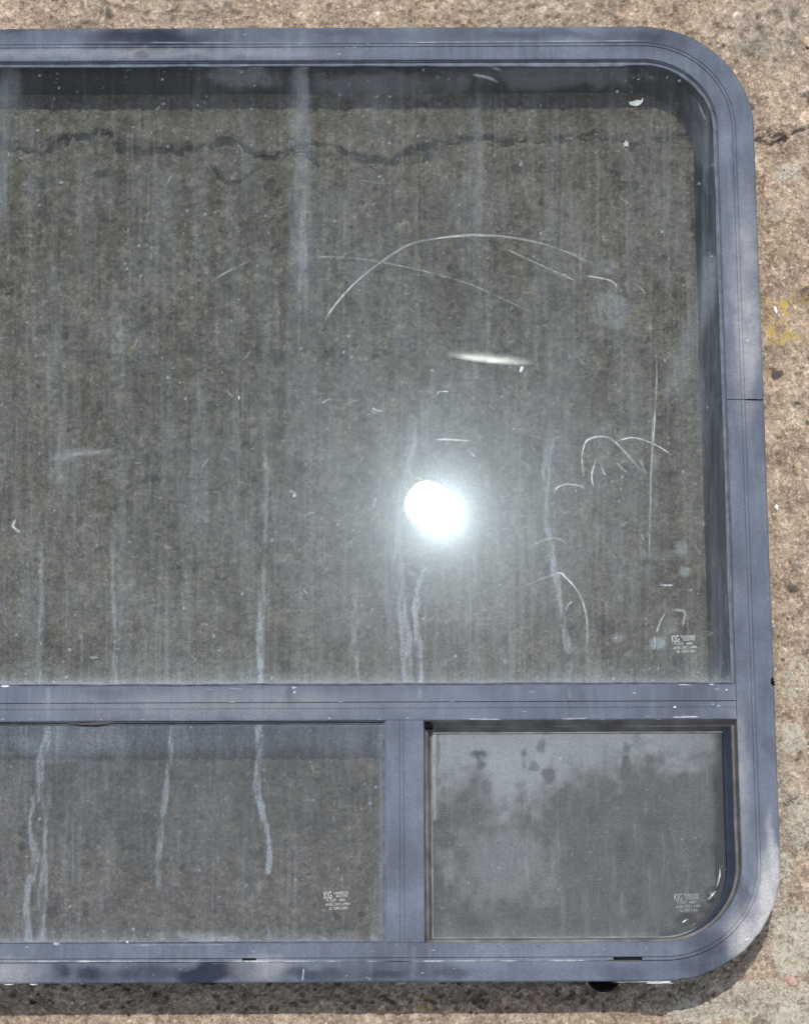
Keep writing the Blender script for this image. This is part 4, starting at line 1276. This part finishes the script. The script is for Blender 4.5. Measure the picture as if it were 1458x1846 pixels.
pebble('pebble', 1454, 75, 18, 22, 2.6, 0.2, 'tan', 'rounded tan pebble at the right border, near the upper corner of the window', 'pebble')
pebble('pebble', 772, 8, 24, 12, 1.2, 0.1, 'tan', 'flat cream stone chip on the concrete above the middle of the top frame bar', 'pebble')
pebble('pebble', 681, 24, 11, 9, 1.5, 0.5, 'white', 'small pale stone just above the top frame bar, left of the flat cream chip', 'pebble')
pebble('pebble', 293, 397, 16, 11, 2.0, -0.2, 'pink', 'rounded pinkish pebble under the big pane, below the short curved crack', 'pebble')
pebble('pebble', 1437, 840, 17, 15, 2.2, 0.4, 'tan', 'broad pale tan pebble on open concrete right of the frame below its joint', 'pebble')
pebble('pebble', 1399, 914, 8, 11, 2.2, 0.1, 'white', 'small white pebble in a dark hollow beside the right frame bar', 'pebble')
pebble('pebble', 1397, 558, 7, 14, 1.6, 0.3, 'white', 'tiny upright white pebble above the yellow lichen beside the frame', 'pebble')
pebble('pebble', 1427, 1770, 24, 15, 2.6, -0.4, 'pink', 'reddish pebble among pale lichen off the bottom right corner', 'pebble')
pebble('pebble', 230, 1400, 12, 8, 1.6, 0.3, 'tan', 'tan pebble seen through the lower left pane between two drip marks', 'pebble')
pebble('pebble', 47, 1405, 15, 11, 1.8, 0.0, 'pink', 'light brown pebble under the lower pane left of the forked drip mark', 'pebble')
pebble('pebble', 400, 941, 12, 8, 1.5, 0.0, 'grey', 'grey pebble under the middle of the big pane, left of the sun glint', 'pebble')
pebble('pebble', 52, 567, 14, 8, 1.2, 0.2, 'grey', 'small grey pebble under the left part of the big pane', 'pebble')
pebble('white_flake', 432, 266, 6, 17, .7, 0.55, 'white', 'thin white flake lying on the long crack under the glass', 'flake', flat=True)
pebble('white_flake', 126, 1171, 8, 7, .8, 0.2, 'white', 'round white flake low under the big pane near the left border', 'flake', flat=True)
pebble('white_flake', 168, 1185, 20, 6, .8, 0.0, 'white', 'wide ragged white flake just above the crossbar near the left border', 'flake', flat=True)
pebble('white_flake', 563, 1384, 4, 13, .6, 0.4, 'white', 'slim upright white flake in the upper part of the lower pane', 'flake', flat=True)
pebble('straw_bit', 245, 620, 5, 20, .9, -0.3, 'straw', 'short pale straw piece under the left half of the big pane', 'straw', flat=True)
pebble('straw_bit', 248, 835, 13, 4, .8, 0.1, 'straw', 'thin straw piece lying level, above two dark stones under the glass', 'straw', flat=True)
pebble('straw_bit', 388, 884, 11, 4, .8, 0.0, 'straw', 'tiny straw piece with a bent tip right of the two dark stones', 'straw', flat=True)
pebble('straw_bit', 1125, 362, 22, 5, .8, -0.6, 'straw', 'slanting straw piece under the glass below the upper right corner', 'straw', flat=True)
pebble('dark_crumb', 60, 1808, 14, 7, 1.6, 0.1, 'dark', 'black crumb of dirt in the shadow below the bottom frame bar', 'crumb')
# grit and flakes nobody could tell apart, scattered on the concrete below the panes
flakes = []
for k in range(6):
    n = R.choice([5, 6, 7]); pts = []
    for i in range(n):
        a = 2 * math.pi * i / n + R.uniform(-.25, .25); rr_ = R.uniform(.6, 1.0)
        pts.append((rr_ * math.cos(a), rr_ * math.sin(a) * (0.35 if k % 2 else 0.75)))
    sc_ = 0.0020
    V = [(a * sc_, b * sc_, 0.0007 + 0.0002 * a) for a, b in pts] + [(a * sc_, b * sc_, 0.0) for a, b in pts]
    me = bpy.data.meshes.new('grit_flake')
    me.from_pydata(V, [], [tuple(range(n)), tuple(range(n, 2 * n))[::-1]] + [(i, n + i, n + (i + 1) % n, (i + 1) % n) for i in range(n)])
    me.materials.append(M_PEB[['white', 'straw', 'tan', 'white', 'pink', 'straw'][k]])
    flakes.append(me)
for k in range(150):
    while True:
        px, py = R.uniform(5, 1270), R.uniform(195, 1690)
        if py < 1225 or (1365 < py and px < 680): break
    if R.random() < 0.25 and py < 1225: py = 262 + R.gauss(0, 22) if R.random() < .6 else 1190 + R.gauss(0, 18)
    q = wpt(px, py, 0.001)
    o = bpy.data.objects.new('grit_flake', flakes[k % 6]); COL.objects.link(o)
    s_ = math.exp(R.gauss(-0.25, 0.38))
    o.location = (q.x, q.y, gz(q.x, q.y) + 0.0001); o.rotation_euler = (R.uniform(-.1, .1), R.uniform(-.1, .1), R.uniform(0, 6.28)); o.scale = (s_, s_, s_)
    tag(o, 'tiny pale flake of grit scattered on the concrete under the glass', 'grit flake', 'tiny grit flakes on the concrete under the panes')
# dry leaf scrap on the glass
leaf_outline = [(-14, -4), (-12, -7), (-6, -8), (0, -9), (6, -7), (10, -3), (13, 1), (14, 6), (12, 10), (11, 4), (7, 3), (2, 4), (-4, 2), (-9, 0), (-13, 0)]
zq = T - .0046
q = wpt(1146, 184, zq)
n = len(leaf_outline)
V = [(a * .40 * MM, b * .40 * MM, .0006 + .0004 * math.sin(a * .4)) for a, b in leaf_outline] + [(a * .40 * MM, b * .40 * MM, .0001) for a, b in leaf_outline]
o = mesh_obj('leaf_scrap', V, [tuple(range(n)), tuple(range(n, 2 * n))[::-1]] + [(i, n + i, n + (i + 1) % n, (i + 1) % n) for i in range(n)], M_PEB['leaf'])
o.location = (q.x, q.y, zq); tag(o, 'small pale dry leaf scrap on the glass near the upper right corner', 'leaf')
# grey bird-dropping like scrap
q = wpt(1127, 260, zq)
out_ = [(-6, -8), (-2, -3), (-5, 1), (-1, 3), (1, 8), (3, 3), (7, 4), (4, -1), (6, -5), (0, -4)]
n = len(out_)
V = [(a * .42 * MM, b * .42 * MM, .0008) for a, b in out_] + [(a * .42 * MM, b * .42 * MM, .0001) for a, b in out_]
o = mesh_obj('leaf_scrap', V, [tuple(range(n)), tuple(range(n, 2 * n))[::-1]] + [(i, n + i, n + (i + 1) % n, (i + 1) % n) for i in range(n)], M_PEB['leaf'])
o.location = (q.x, q.y, zq); tag(o, 'ragged grey white scrap on the glass just below the leaf scrap', 'scrap')
